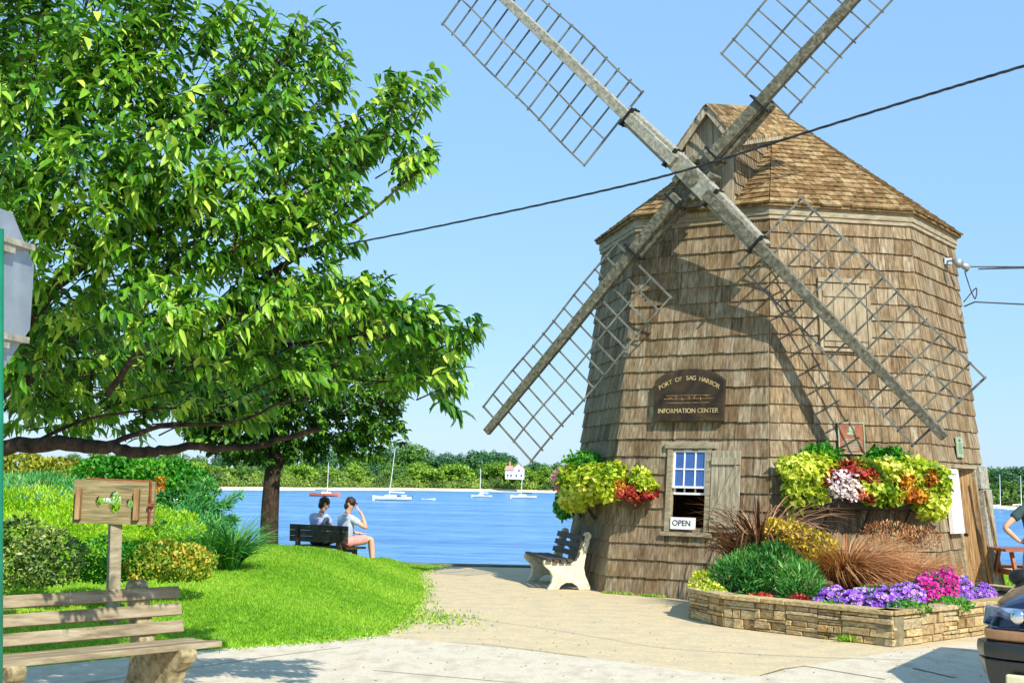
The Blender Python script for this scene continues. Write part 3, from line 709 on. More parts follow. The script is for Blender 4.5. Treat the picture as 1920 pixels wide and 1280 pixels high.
# ------------------------------------------------------------------ flower boxes and baskets on the mill
Lm_lime = leafmat('lime_leaf', S(84, 136, 14), S(248, 244, 130), mid=S(190, 204, 40), trans=.3)
Lm_green = leafmat('fresh_leaf', S(24, 104, 18), S(120, 186, 50), mid=S(60, 146, 30), trans=.25)
Lm_red = leafmat('red_leaf', S(120, 20, 34), S(222, 120, 70), mid=S(186, 56, 50), trans=.2)
Lm_orange = leafmat('orange_leaf', S(150, 60, 10), S(236, 190, 60), mid=S(206, 130, 40), trans=.25)
Lm_white = leafmat('white_petal', S(226, 196, 214), S(250, 244, 250), trans=.2)
Lm_pink = leafmat('pink_petal', S(206, 90, 130), S(244, 190, 210), trans=.2)
Lm_purple = leafmat('purple_petal', S(110, 50, 190), S(226, 180, 250), mid=S(172, 104, 232), trans=.2)
Lm_magenta = leafmat('magenta_petal', S(150, 10, 110), S(240, 90, 200), mid=S(206, 30, 150), trans=.2)
Lm_feather = leafmat('feathery_leaf', S(26, 88, 36), S(140, 196, 96), mid=S(62, 140, 52), trans=.25)
Lm_copper = leafmat('copper_blade', S(112, 62, 34), S(240, 190, 134), mid=S(184, 118, 70), trans=.2)
Lm_brown = leafmat('bronze_blade', S(64, 40, 32), S(206, 156, 120), mid=S(130, 88, 64), trans=.1)
Lm_olive = leafmat('olive_leaf', S(84, 92, 12), S(200, 196, 70), mid=S(142, 150, 34), trans=.2)
Lm_dark = leafmat('dark_glossy_leaf', S(40, 76, 16), S(200, 206, 120), mid=S(98, 128, 44), rough=.4, spec=.5, trans=.15)
Lm_juniper = leafmat('juniper_leaf', S(40, 128, 60), S(160, 214, 130), mid=S(86, 172, 90), trans=.2)
Lm_golden = leafmat('golden_leaf', S(120, 110, 20), S(246, 214, 80), mid=S(206, 184, 44), trans=.25)
Lm_shrubgold = leafmat('variegated_leaf', S(50, 110, 20), S(232, 196, 80), mid=S(136, 166, 44), trans=.25)
def wallblob(i, s, z, o, rs, rz, ro): return (np.array(FP(i, s, z, o)), np.array([rs, ro, rz]))
# FR facet: normal is almost -Y so radii (x, y, z) hold
bx = thing('flower_box', FP(0, .1, 1.30, 0), 'long dark window box fixed to the right front face of the mill', 'flower box')
o_ = FP(0, .1, 1.30, 0); mb = MB(); panel(mb, 0, -.80, 1.02, 1.30, 1.33, .05, .36); panel(mb, 0, -.80, 1.02, 1.33, 1.58, .33, .36); panel(mb, 0, -.80, -.77, 1.33, 1.58, .05, .328); panel(mb, 0, .99, 1.02, 1.33, 1.58, .05, .328)
mb.build('box', M_dwood, bx, origin=o_)
for s_ in (-.5, .1, .7):
    mb = MB(); mb.beam(FP(0, s_, 1.29, .33), FP(0, s_, 1.02, .05), .05, .05); mb.build('bracket', M_dwood, bx, origin=o_)
mb = MB(); panel(mb, 0, -.765, .985, 1.335, 1.53, .06, .32); mb.build('soil', M_soil, bx, origin=o_)
Gm = 'plants spilling out of the long flower box'
def wplant(name, blobs, n, ln, wd, m, label, cat='plant', group=None, **k):
    return bush(name, blobs, n, ln, wd, m, label, cat, group, shell=.45, up=.1, droop=.35, **k)
wplant('sweet_potato_vine', [wallblob(0, -.86, 1.76, .28, .26, .26, .25), wallblob(0, -.98, 1.5, .26, .14, .3, .18), wallblob(0, -.62, 1.86, .3, .24, .2, .22), wallblob(0, -.74, 1.5, .3, .2, .16, .2), wallblob(0, -1.04, 1.88, .2, .12, .12, .12)], 2300, .085, .07, Lm_lime, 'lime green trailing vine at the left end of the long flower box', 'vine', Gm, fine=True)
wplant('sweet_potato_vine', [wallblob(0, .08, 1.58, .42, .3, .2, .24), wallblob(0, .3, 1.78, .38, .36, .2, .22), wallblob(0, .36, 1.5, .42, .2, .14, .18), wallblob(0, -.05, 1.84, .36, .2, .14, .18)], 2400, .085, .07, Lm_lime, 'lime green trailing vine mid long flower box, just right of the white flowers', 'vine', Gm, fine=True)
wplant('sweet_potato_vine', [wallblob(0, 1.0, 1.66, .36, .26, .28, .26), wallblob(0, .74, 1.82, .34, .3, .18, .24), wallblob(0, .95, 1.42, .36, .22, .24, .2), wallblob(0, 1.1, 1.45, .36, .13, .26, .15), wallblob(0, .72, 1.6, .34, .2, .2, .2)], 2900, .085, .07, Lm_lime, 'lime green trailing vine at the right end of the long flower box', 'vine', Gm, fine=True)
wplant('green_coleus', [wallblob(0, -.55, 2.0, .2, .3, .18, .18)], 900, .075, .045, Lm_green, 'leafy green plant sticking up from the box under the beam shadow', 'plant', Gm, fine=True)
wplant('green_coleus', [wallblob(0, .48, 2.0, .2, .28, .17, .18), wallblob(0, .25, 1.98, .22, .12, .2, .12)], 900, .075, .045, Lm_green, 'leafy green plant rising at the upper right of the box, right of the brown plaque', 'plant', Gm, fine=True)
wplant('red_coleus', [wallblob(0, -.25, 1.82, .42, .24, .13, .16), wallblob(0, -.1, 1.5, .46, .26, .1, .14), wallblob(0, .0, 1.72, .56, .1, .1, .08), wallblob(0, -.5, 1.7, .46, .12, .12, .1)], 900, .07, .05, Lm_red, 'dark red and pink leaved plant around the white flowers in the box', 'plant', Gm, fine=True)
wplant('orange_coleus', [wallblob(0, .58, 1.50, .46, .28, .11, .15), wallblob(0, .5, 1.70, .5, .16, .08, .12), wallblob(0, .9, 1.72, .56, .1, .08, .08)], 620, .07, .05, Lm_orange, 'orange red leaved plant low in the right half of the flower box', 'plant', Gm, fine=True)
wplant('white_impatiens', [wallblob(0, -.4, 1.62, .52, .2, .2, .12), wallblob(0, -.22, 1.54, .52, .14, .14, .1)], 420, .05, .05, Lm_white, 'cluster of white and pale pink flowers at the left of the long flower box', 'flowers', Gm, fine=True)
# baskets at the left
bx = thing('hanging_planter', FP(-2, .1, 1.35, 0), 'large dark wall basket on the shaded left face of the mill, full of lime vine', 'planter'); o_ = FP(-2, .1, 1.35, 0)
mb = MB(); panel(mb, -2, -.75, .65, 1.36, 1.58, .06, .34); mb.build('box', M_dwood, bx, origin=o_, bevel=.01)
for s_ in (-.5, .4):
    mb = MB(); mb.beam(FP(-2, s_, 1.35, .32), FP(-2, s_, 1.05, .05), .05, .05); mb.build('bracket', M_dwood, bx, origin=o_)
def wb2(i, s, z, o, r): return (np.array(FP(i, s, z, o)), np.array(r))
Gb = 'plants in the wall baskets at the left of the mill'
wplant('sweet_potato_vine', [wb2(-2, .25, 1.62, .35, (.3, .35, .26)), wb2(-2, .3, 1.36, .36, (.26, .3, .22)), wb2(-1, -1.22, 1.62, .2, (.24, .24, .28)), wb2(-2, .75, 1.5, .34, (.22, .26, .28)), wb2(-2, 1.0, 1.6, .3, (.22, .22, .26))], 3600, .085, .07, Lm_lime, 'lime yellow vine spilling from the large basket on the left corner of the mill', 'vine', Gb, fine=True)
wplant('green_coleus', [wb2(-2, .1, 1.92, .25, (.3, .3, .16)), wb2(-2, .45, 1.88, .2, (.2, .2, .14)), wb2(-2, -.5, 1.2, .35, (.16, .25, .22))], 1200, .08, .05, Lm_green, 'dark green leafy plant at the top of the left corner basket', 'plant', Gb, fine=True)
wplant('pink_begonia', [wb2(-2, -.5, 1.6, .38, (.22, .35, .24))], 520, .055, .05, Lm_pink, 'pink flowering plant at the outer left end of the corner basket', 'flowers', Gb, fine=True)
bk = thing('hanging_basket', FP(-1, -.82, 1.3, .2), 'small round basket hanging on a hook left of the window', 'basket'); o_ = FP(-1, -.82, 1.3, .2)
mb = MB(); mb.tube([FP(-1, -.82, 1.22, .2), FP(-1, -.82, 1.3, .2), FP(-1, -.82, 1.42, .2)], [.05, .14, .17], 14); mb.build('bowl', M_dwood, bk, origin=o_, smooth=True)
mb = MB(); mb.tube([FP(-1, -.82, 1.86, .04), FP(-1, -.82, 1.90, .12), FP(-1, -.82, 1.84, .2)], .009, 6)
for a in (0, 2.1, 4.2): mb.tube([FP(-1, -.82, 1.84, .2), FP(-1, -.82, 1.42, .2)+Vector((.16*math.cos(a), .16*math.sin(a), 0))], .004, 4)
mb.build('hook', M_black, bk, origin=o_)
wplant('sweet_potato_vine', [wb2(-1, -.72, 1.68, .2, (.14, .14, .16)), wb2(-1, -.56, 1.55, .24, (.14, .14, .12))], 620, .065, .05, Lm_lime, 'yellow green plant in the small basket left of the window', 'vine', Gb, fine=True)
wplant('red_coleus', [wb2(-1, -.78, 1.42, .26, (.17, .15, .13)), wb2(-1, -.50, 1.45, .26, (.14, .1, .07))], 560, .06, .045, Lm_red, 'dark red flowers hanging from the small basket left of the window', 'flowers', Gb, fine=True)
wplant('orange_coleus', [wb2(-1, -1.0, 1.52, .22, (.14, .14, .12))], 380, .06, .045, Lm_orange, 'orange leaved plant between the corner basket and the small basket', 'plant', Gb, fine=True)

# ------------------------------------------------------------------ raised stone planter
PL = [np.array(q) for q in ((3.0, 19.25), (2.45, 17.9), (2.24, 16.7), (2.51, 15.83), (3.1, 15.2), (4.01, 14.19), (5.0, 15.15), (6.1, 16.25), (6.9, 17.3), (6.55, 18.4))]
PH = .34
pt = thing('stone_planter', (4.3, 17, 0), 'low raised planting bed of stacked tan fieldstone in front of the mill', 'planter'); O2 = (4.3, 17, 0)
mb = MB(); mc = MB(); mi = MB()
def inset(poly, dd):
    out = []; n = len(poly); c = np.mean(poly, 0)
    for i in range(n):
        v = poly[i]-c; out.append(poly[i]-v/np.linalg.norm(v)*dd)
    return out
PI_ = inset(PL, .26)
for i in range(len(PL)-1):
    a, b = PL[i], PL[i+1]; L_ = np.linalg.norm(b-a); d = (b-a)/L_; nn = np.array([d[1], -d[0]])   # outward
    if nn @ ((a+b)/2-np.mean(PL, 0)) < 0: nn = -nn
    s = 0.0
    q = lambda sv, o, zz: (*(a+d*sv+nn*o), zz)
    while s < L_-.01:
        cw = random.uniform(.28, .62); e_ = L_ if L_-s-cw < .2 else s+cw; z = 0.001; top_z = PH-.022
        while z < top_z-.01:
            h = random.choice((.03, .04, .05, .06, .08, .11)); 
            if top_z-z-h < .028: h = top_z-z
            x_ = s; k_ = random.choice((1, 1, 2, 2, 3)) if h < .08 else random.choice((2, 3)); ws = [random.uniform(.5, 1.4) for _ in range(k_)]; tot = sum(ws); sh_ = random.uniform(-.05, .05) if 0 < s and e_ < L_ else 0
            for wv_ in ws:
                x1_ = x_+(e_-s)*wv_/tot; ou = random.uniform(-.012, .022); g_ = .005; j = lambda: random.uniform(-.008, .008); t0, t1 = j()*.6, j()*.6
                mb.hexa([q(x_+g_, ou+j(), z+.003+abs(t0)), q(x1_-g_, ou+j(), z+.003+abs(t1)), q(x1_-g_, -.16, z+.003), q(x_+g_, -.16, z+.003), q(x_+g_+abs(j()), ou+j(), z+h-.003+t0), q(x1_-g_-abs(j()), ou+j(), z+h-.003+t1), q(x1_-g_, -.16, z+h-.003), q(x_+g_, -.16, z+h-.003)], random.random())
                x_ = x1_
            z += h
        s = e_
    # mortar core
    A2 = [a-nn*.02, b-nn*.02, b-nn*.2, a-nn*.2]; mi.hexa([(*p, -.02) for p in A2]+[(*p, PH-.03) for p in A2], .1)
    # coping slabs
    s = 0
    while s < L_-.02:
        l = random.uniform(.45, .8); s1 = L_ if L_-s-l < .25 else s+l
        q = lambda sv, o, zz: (*(a+d*sv+nn*o), zz)
        j = random.uniform(-.006, .012)
        mc.hexa([q(s+.003, .03+j, PH-.018), q(s1-.003, .03+j, PH-.018), q(s1-.003, -.22, PH-.018), q(s+.003, -.22, PH-.018), q(s+.003, .03+j, PH+.03), q(s1-.003, .03+j, PH+.03), q(s1-.003, -.22, PH+.03), q(s+.003, -.22, PH+.03)], random.random()*.6+.15)
        s = s1
mb.build('stonework', M_stone, pt, origin=O2, bevel=.007); mi.build('mortar', M_joint, pt, origin=O2); mc.build('coping', M_stone, pt, origin=O2, bevel=.006)
mesh_np('soil', [(*p, PH-.04) for p in inset(PL, .12)], [tuple(range(len(PL)))[::-1]], M_soil, pt, origin=O2)

ZS = PH-.04
def gb(px, py, Y, rx, rz, ry=None):   # blob given by where its centre is seen and how deep it stands
    p = P(px, py, Y); return (p, np.array([rx, ry or rx, rz]))
bush('feathery_cosmos', [gb(1385, 1090, 16.9, .36, .32), gb(1455, 1080, 16.9, .36, .38), gb(1500, 1100, 16.4, .26, .28), gb(1420, 1068, 17.3, .3, .28)], 5200, .11, .018, Lm_feather, 'bushy blue green feathery plant at the left of the stone planter', 'plant', zmin=ZS, up=.7, droop=.05)
bush('creeping_jenny', [gb(1315, 1095, 16.9, .14, .16), gb(1335, 1112, 16.5, .16, .12)], 700, .05, .035, Lm_lime, 'small lime yellow plant at the left front corner of the stone planter', 'plant', zmin=ZS)
bush('golden_coleus', [gb(1480, 1012, 17.6, .34, .24), gb(1530, 1030, 17.5, .28, .22), gb(1455, 1000, 17.7, .22, .2)], 2000, .06, .034, Lm_golden, 'yellow and orange leaved bush in the middle of the planter', 'plant', zmin=ZS, fine=True)
bush('red_begonia', [gb(1425, 1128, 15.9, .15, .09), gb(1500, 1132, 15.5, .13, .09)], 500, .05, .035, Lm_red, 'low reddish plant at the foot of the feathery green bush', 'plant', zmin=ZS, fine=True)
def gz(px, Y, z=ZS): p = P(px, 1000, Y); return np.array([p[0], Y, z])
blades('fountain_grass', gz(1590, 17.0), 2700, 1.0, 1.2, Lm_copper, 'large arching clump of coppery fountain grass in the planter centre', 'ornamental grass', wd=.016, arch=1.1, lean=(.55, -.2), lift=.85)
blades('fountain_grass', gz(1705, 17.2), 1200, .8, 1.1, Lm_copper, 'smaller coppery fountain grass clump nearer the mill door', 'ornamental grass', wd=.012, arch=1.0, lean=(.45, -.1), lift=.8)
blades('purple_fountain_grass', gz(1425, 17.8), 300, 1.6, .62, Lm_brown, 'tall dark bronze grass with drooping blades beside the window shutter', 'ornamental grass', wd=.042, arch=1.25, lean=(.12, -.2))
blades('purple_fountain_grass', gz(1392, 18.0), 110, 1.25, .5, Lm_brown, 'narrow bronze grass tuft directly under the window shutter', 'ornamental grass', wd=.038, arch=1.2, lean=(.1, -.2))
bush('pink_sedum', [gb(1665, 1000, 18.3, .34, .16), gb(1725, 1010, 18.2, .3, .16)], 1300, .05, .012, Lm_copper, 'pale pinkish tan feathery plumes against the mill wall under the flower box', 'plant', zmin=ZS, up=.9)
def flowers(cx, cy, Y, rx, rz, m, label, n=650, ry=None):
    b = [gb(cx, cy, Y, rx, rz, ry or rx*.8)]
    t = bush('petunia', b, int(n*.7), .055, .03, Lm_green, label, 'flowers', 'mounds of petunias along the planter edge', zmin=ZS, shell=.3)
    base = np.array(t.location); pos, nr = blob_points(b, n, .9, .1); k = pos[:, 2] > ZS+.02; pos, nr = pos[k], nr[k]
    # five petals per bloom
    P5, D5, N5 = [], [], []
    nr = unit(nr+np.array([0, -.5, .4])); s_ = unit(np.cross(nr, rdir(len(nr)))); u = np.cross(nr, s_)
    for q in range(5):
        a = q*2*math.pi/5; P5.append(pos); D5.append(s_*math.cos(a)+u*math.sin(a)+nr*.35); N5.append(nr)
    leaves('bloom', np.concatenate(P5), np.concatenate(D5), np.concatenate(N5), .03, .028, m, t, origin=base, tint=np.tile(rng.random(len(pos)), 5), droop=-.1)
flowers(1562, 1128, 15.35, .19, .16, Lm_purple, 'violet petunia mound, leftmost along the planter edge', 420)
flowers(1608, 1132, 15.0, .19, .16, Lm_purple, 'violet petunia mound, second from the left in the planter', 420)
flowers(1652, 1130, 14.9, .2, .17, Lm_purple, 'violet petunia mound just behind the planter front corner', 420)
flowers(1700, 1124, 15.1, .2, .18, Lm_purple, 'violet petunia mound right of the front corner and left of the magenta flowers', 420)
flowers(1738, 1112, 15.5, .17, .22, Lm_magenta, 'magenta petunia mound, the left one of the two magenta mounds', 450)
flowers(1770, 1108, 15.9, .17, .26, Lm_magenta, 'taller magenta petunia mound under the copper grass by the door', 520)
flowers(1803, 1116, 16.2, .13, .22, Lm_purple, 'narrow violet petunia mound right of the magenta flowers', 300)
flowers(1840, 1122, 16.4, .17, .17, Lm_purple, 'violet petunia mound at the far right end of the planter by the car', 420)
bush('edging_leaves', [gb(1560, 1142, 15.0, .2, .07), gb(1700, 1140, 14.7, .25, .06), gb(1780, 1136, 15.3, .25, .08)], 1100, .05, .03, Lm_green, 'low green leaves along the planter rim under the petunias', 'plant', zmin=ZS)
pos = np.array([G(1275+random.gauss(0, 60), 1132+random.gauss(0, 2)) for _ in range(10)])
n = 900; a = rng.random(n); i_ = (rng.random(n) < .75)
A_, B_ = np.array(corner(-1, 0))[:2], np.array(corner(0, 0))[:2]; q = A_+(B_-A_)*a[:, None]+np.array([-.35, -.5])*rng.random((n, 1))*.12+np.array([-.03, -.05])
k = np.sin(a*23)+np.sin(a*7+1) > -.3; q = q[k]; n = len(q); pos = np.c_[q, np.full(n, .003)]
leaves('foot_weeds', pos, rdir(n)*.7+[0, 0, 1], rdir(n), .045, .014, M_blade, kind='stuff', label='thin weeds growing along the foot of the mill wall')
p0 = G(1618, 1203); n = 260; pos = np.c_[p0[0]+rng.normal(size=n)*.13, p0[1]+.02+rng.normal(size=n)*.02-.05, np.full(n, .003)]
leaves('planter_weed', pos, rdir(n)*.7+[0, -.2, 1], rdir(n), .09, .022, M_blade, label='small green weed tuft at the base of the stone planter near its front corner', cat='weed')

# ------------------------------------------------------------------ benches
def conc_profile():   # side profile, x forward(seat side negative), z up ; seat front at -x
    return [(-.33, 0), (-.15, 0), (-.12, .06), (-.04, .105), (.05, .105), (.13, .06), (.16, 0), (.36, 0), (.31, .10), (.255, .22), (.235, .33), (.25, .45), (.285, .60), (.325, .76), (.345, .79), (.34, .84), (.30, .87), (.25, .855), (.225, .81), (.19, .68), (.14, .52), (.105, .43), (.0, .40), (-.16, .40), (-.30, .425), (-.37, .44), (-.395, .40), (-.37, .345), (-.29, .28), (-.25, .20), (-.265, .10)]
def bench(name, A, B, facing, label, mat_end, mat_slat, over=.28, mirror=1, th=.1):
    """A, B: ground points of the two ends; facing: unit vec toward which sitter looks"""
    A = Vector((*A[:2], 0)); B = Vector((*B[:2], 0)); ax = (B-A).normalized(); f = Vector((*facing, 0)).normalized()
    f = (f-ax*f.dot(ax)).normalized(); o_ = (A+B)/2
    t = thing(name, o_, label, 'bench')
    def W(s, x, z): return A+ax*s-f*x+Vector((0, 0, z))
    L_ = (B-A).length
    for s in (0, L_):
        mb = MB(); pr_ = conc_profile(); pts = [W(s-th/2, x, z) for x, z in pr_]; mb.prism(pts, ax*th); mb.build('end_support', mat_end, t, origin=o_, bevel=.012)
    for x in (-.31, -.205, -.10, .005):
        z = .435+(.012 if x < -.25 else 0); mb = MB(); mb.beam(W(-over, x, z), W(L_+over, x, z), .085, .042, up=(0, 0, 1)); mb.build('seat_slat', mat_slat, t, origin=o_, bevel=.006)
    for zz, xx in ((.53, .13), (.65, .165), (.77, .20)):
        mb = MB(); up = Vector((0, 0, 1))-f*.29; mb.beam(W(-over, xx, zz), W(L_+over, xx, zz), .04, .085, up=up.normalized()); mb.build('back_slat', mat_slat, t, origin=o_, bevel=.006)
    return t
# side bench by the mill
bench('park_bench', (.93, 20.70), (.66, 22.35), (-1, -.17), 'cream concrete ended bench seen side-on beside the shaded mill wall', M_concrete, M_dwood, over=.12, th=.11)
# foreground bench
Af = G(415, 1205, .45); Bf = G(22, 1243, .45); ax = (Bf-Af)/np.linalg.norm(Bf-Af); fr = np.array([ax[1], -ax[0]]); 
if fr[1] > 0: fr = -fr
back = -fr
c0 = Af[:2]+ax[:2]*.30+back*.34; c1 = Bf[:2]-ax[:2]*.02+back*.34
bench('park_bench', c0, c1, fr, 'weathered wooden slat bench with concrete ends in the near left corner, facing the path', M_concdk, M_bwood, over=.30, th=.13)
# bench on the mound
def wood_bench():
    a = P(552, 1000, 25.2); b = P(650, 1003, 24.6); A = Vector((a[0], a[1], -.1)); B = Vector((b[0], b[1], -.1)); ax = (B-A).normalized(); f = Vector((-ax[1], ax[0], 0))
    if f[1] < 0: f = -f
    o_ = (A+B)/2; t = thing('lawn_bench', o_, 'dark wooden bench behind the grass crest, seen from the back with two people on it', 'bench')
    W = lambda s, x, z: A+ax*s+f*x+Vector((0, 0, z)); L_ = (B-A).length
    for s in (.12, L_-.12):
        mb = MB(); mb.beam(W(s, 0, 0), W(s, -.06, .80), .07, .07, up=f); mb.build('leg', M_dwood, t, origin=o_)
        mb = MB(); mb.beam(W(s, .42, 0), W(s, .42, .42), .07, .07, up=f); mb.build('leg', M_dwood, t, origin=o_)
        mb = MB(); mb.beam(W(s, -.03, .39), W(s, .46, .39), .06, .06, up=(0, 0, 1)); mb.build('seat_rail', M_dwood, t, origin=o_)
    for x in (.08, .2, .32, .44):
        mb = MB(); mb.beam(W(-.04, x, .44), W(L_+.08, x, .44), .1, .035); mb.build('seat_slat', M_dwood, t, origin=o_)
    for z in (.58, .685, .79):
        mb = MB(); mb.beam(W(-.06, -.02-.04*z, z), W(L_+.06, -.02-.04*z, z), .035, .10); mb.build('back_slat', M_dwood, t, origin=o_)
    return W, L_, f, ax
Wb, Lb, fb, axb = wood_bench()

# ------------------------------------------------------------------ people
M_skin = mat('skin', [(0.3, S(200, 150, 122)), (0.7, S(226, 178, 150))], rough=.5, scale=(6, 6, 6))
M_hair = mat('dark_hair', [(0.3, S(34, 22, 18)), (0.7, S(70, 42, 30))], rough=.55, scale=(40, 40, 12), bump=.4)
def cloth(name, r, g, b): return mat(name, [(0.3, S(int(r*.86), int(g*.86), int(b*.86))), (0.7, S(r, g, b))], rough=.9, scale=(9, 9, 9), bump=.5)
M_lav = cloth('lavender_cloth', 176, 186, 220); M_pale = cloth('pale_blue_cloth', 196, 208, 232); M_pinkc = cloth('pink_cloth', 232, 166, 160); M_navy = cloth('navy_cloth', 40, 46, 70)
M_tee = cloth('dark_teal_cloth', 62, 84, 84); M_short = cloth('grey_cloth', 176, 178, 190)
def skinned(name, verts, edges, radii, m, parent, root=0, lvl=2):
    me = bpy.data.meshes.new(name); me.from_pydata([tuple(v) for v in verts], edges, []); me.materials.append(m)
    o = bpy.data.objects.new(name, me); finish(o, parent)
    sk = o.modifiers.new('skin', 'SKIN'); sk.use_smooth_shade = True
    for v, r in zip(me.skin_vertices[0].data, radii): v.radius = r if hasattr(r, '__len__') else (r, r); v.use_root = False
    me.skin_vertices[0].data[root].use_root = True
    s_ = o.modifiers.new('sub', 'SUBSURF'); s_.levels = lvl; s_.render_levels = lvl
    return o
def person(loc, rot, J, label, shirt, pants, shorts=True, sleeve=.55, glasses=False, hairlen=0.0):
    """J: dict of joints in local space (x right, y forward, z up)"""
    t = thing('person', loc, label, 'person', rotz=rot); Vv = []; Rr = []; Ed = []; idx = {}
    def v(k, p, r, par=None):
        idx[k] = len(Vv); Vv.append(Vector(p)); Rr.append(r)
        if par: Ed.append((idx[par], idx[k]))
    L = lambda a, b, f: Vector(a).lerp(Vector(b), f)
    v('pel', J['pel'], (.15, .11)); v('waist', L(J['pel'], J['neck'], .32), (.135, .095), 'pel'); v('chest', L(J['pel'], J['neck'], .72), (.16, .11), 'waist')
    v('neckb', J['neck'], (.065, .06), 'chest'); v('neckt', L(J['neck'], J['head'], .45), .05, 'neckb')
    h = Vector(J['head']); up = (h-Vector(J['neck'])).normalized(); fw = Vector(J['look']).normalized(); v('jaw', h-up*.055+fw*.02, (.062, .068), 'neckt'); v('skull', h+up*.03, (.076, .09), 'jaw'); v('crown', h+up*.085-fw*.01, (.05, .06), 'skull')
    for s in ('l', 'r'):
        v('sh'+s, J['sh'+s], .058, 'chest'); v('ua'+s, L(J['sh'+s], J['el'+s], .5), .046, 'sh'+s); v('el'+s, J['el'+s], .038, 'ua'+s); v('fa'+s, L(J['el'+s], J['wr'+s], .4), .038, 'el'+s)
        v('wr'+s, J['wr'+s], .026, 'fa'+s); hd = (Vector(J['hd'+s])-Vector(J['wr'+s])).normalized(); wr = Vector(J['wr'+s]); v('pa'+s, wr+hd*.07, (.036, .02), 'wr'+s)
        sd = hd.cross(Vector((0, 0, 1))); sd = sd.normalized() if sd.length > .1 else Vector((1, 0, 0)); cu = Vector(J.get('curl', (0, 0, -1)))
        for q, fl in enumerate((.066, .078, .074, .058)):
            r0 = wr+hd*.09+sd*(.027-.018*q); v('f%d%s' % (q, s), r0+hd*.02, .0085, 'pa'+s); v('g%d%s' % (q, s), r0+hd*(.02+fl*.55)+cu*.012, .008, 'f%d%s' % (q, s)); v('h%d%s' % (q, s), r0+hd*(.02+fl*.85)+cu*.035, .0065, 'g%d%s' % (q, s))
        v('t0'+s, wr+hd*.04+sd*.045, .010, 'pa'+s); v('t1'+s, wr+hd*.075+sd*.062, .008, 't0'+s)
        v('hp'+s, J['hp'+s], .095, 'pel'); v('th'+s, L(J['hp'+s], J['kn'+s], .5), .078, 'hp'+s); v('kn'+s, J['kn'+s], .056, 'th'+s); v('ca'+s, L(J['kn'+s], J['an'+s], .35), .055, 'kn'+s); v('an'+s, J['an'+s], .036, 'ca'+s)
        v('to'+s, Vector(J['an'+s])+Vector((0, .15, -.045)), (.04, .028), 'an'+s)
    body = skinned('body', Vv, Ed, Rr, M_skin, t)
    # shirt
    Sv, Se, Sr = [], [], []
    def a(p, r, par=None):
        Sv.append(Vector(p)); Sr.append(r)
        if par is not None: Se.append((par, len(Sv)-1))
        return len(Sv)-1
    p0 = a(L(J['pel'], J['neck'], .02), (.175, .135)); p1 = a(L(J['pel'], J['neck'], .35), (.165, .125), p0); p2 = a(L(J['pel'], J['neck'], .72), (.18, .135), p1); a(L(J['pel'], J['neck'], .97), (.085, .08), p2)
    for s in ('l', 'r'):
        q = a(J['sh'+s], .076, p2); a(L(J['sh'+s], J['el'+s], sleeve), .068, q)
    skinned('shirt', Sv, Se, Sr, shirt, t)
    Sv, Se, Sr = [], [], []
    p0 = a(L(J['pel'], J['neck'], .06), (.16, .125)); p1 = a(J['pel'], (.165, .13), p0)
    for s in ('l', 'r'):
        q = a(J['hp'+s], .112, p1); q2 = a(L(J['hp'+s], J['kn'+s], .55), .098, q); q3 = a(L(J['hp'+s], J['kn'+s], .92), .082, q2)
        if not shorts: q4 = a(J['kn'+s], .072, q3); a(L(J['kn'+s], J['an'+s], .95), .052, q4)
    skinned('shorts' if shorts else 'trousers', Sv, Se, Sr, pants, t)
    mb = MB(); rr = Matrix.Rotation(math.atan2(-fw[0], fw[1]), 3, 'Z'); tilt = Vector((0, 0, 1)).rotation_difference(up).to_matrix()
    mb.ell(h+up*.045-fw*.022, (.088, .102, .098), 16, 12, M=tilt @ rr); mb.ell(h-up*.02-fw*.05, (.08, .065, .09+hairlen), 14, 10, M=tilt @ rr)
    n0 = len(mb.v); mb.v = [tuple(Vector(p)+Vector((math.sin(p[0]*90+p[2]*60), math.cos(p[1]*80), math.sin(p[0]*70+p[1]*50)))*.004) for p in mb.v]
    mb.build('hair', M_hair, t, smooth=True)
    mb = MB(); sd = fw.cross(up).normalized(); mb.ell(h+fw*.096+up*-.005, (.012, .018, .022), 8, 6, M=rr)
    mb.build('nose', M_skin, t, smooth=True)
    for s in (-1, 1):
        mb = MB(); mb.ell(h+sd*s*.08-fw*.005, (.01, .022, .03), 8, 6, M=rr); mb.build('ear', M_skin, t, smooth=True)
    mb = MB(); mb.ell(h+fw*.086-up*.045, (.022, .006, .006), 8, 5, M=rr); mb.build('mouth', M_pinkc, t, smooth=True)
    if not glasses:
        for s in (-1, 1):
            mb = MB(); mb.ell(h+fw*.082+sd*s*.032+up*.015, (.012, .008, .008), 8, 6, M=rr); mb.build('eye', M_black, t, smooth=True)
    mb = MB()
    if glasses:
        mb.beam(h+fw*.09-sd*.06+up*.018, h+fw*.09+sd*.06+up*.018, .012, .036)
        for s in (-1, 1): mb.beam(h+fw*.08+sd*s*.06+up*.02, h+sd*s*.086+up*.02, .006, .01)
    if glasses: mb.build('sunglasses', M_black, t)
    return t
sit = lambda: dict(pel=(0, .0, .0), neck=(0, .03, .50), head=(0, .09, .66), look=(0, 1, -.2), shl=(-.17, .03, .42), shr=(.17, .03, .42), ell=(-.22, .16, .18), elr=(.22, .16, .18), wrl=(-.14, .36, .14), wrr=(.12, .36, .14),
                   hdl=(-.05, .5, .12), hdr=(.05, .5, .12), hpl=(-.09, .03, -.0), hpr=(.09, .03, -.0), knl=(-.12, .46, .03), knr=(.12, .46, .03), anl=(-.13, .48, -.40), anr=(.13, .48, -.40))
rotb = math.atan2(fb[1], fb[0])-math.pi/2
j = sit(); j['head'] = (.05, .10, .65); j['look'] = (.7, .7, -.45); j['neck'] = (.02, .05, .50)
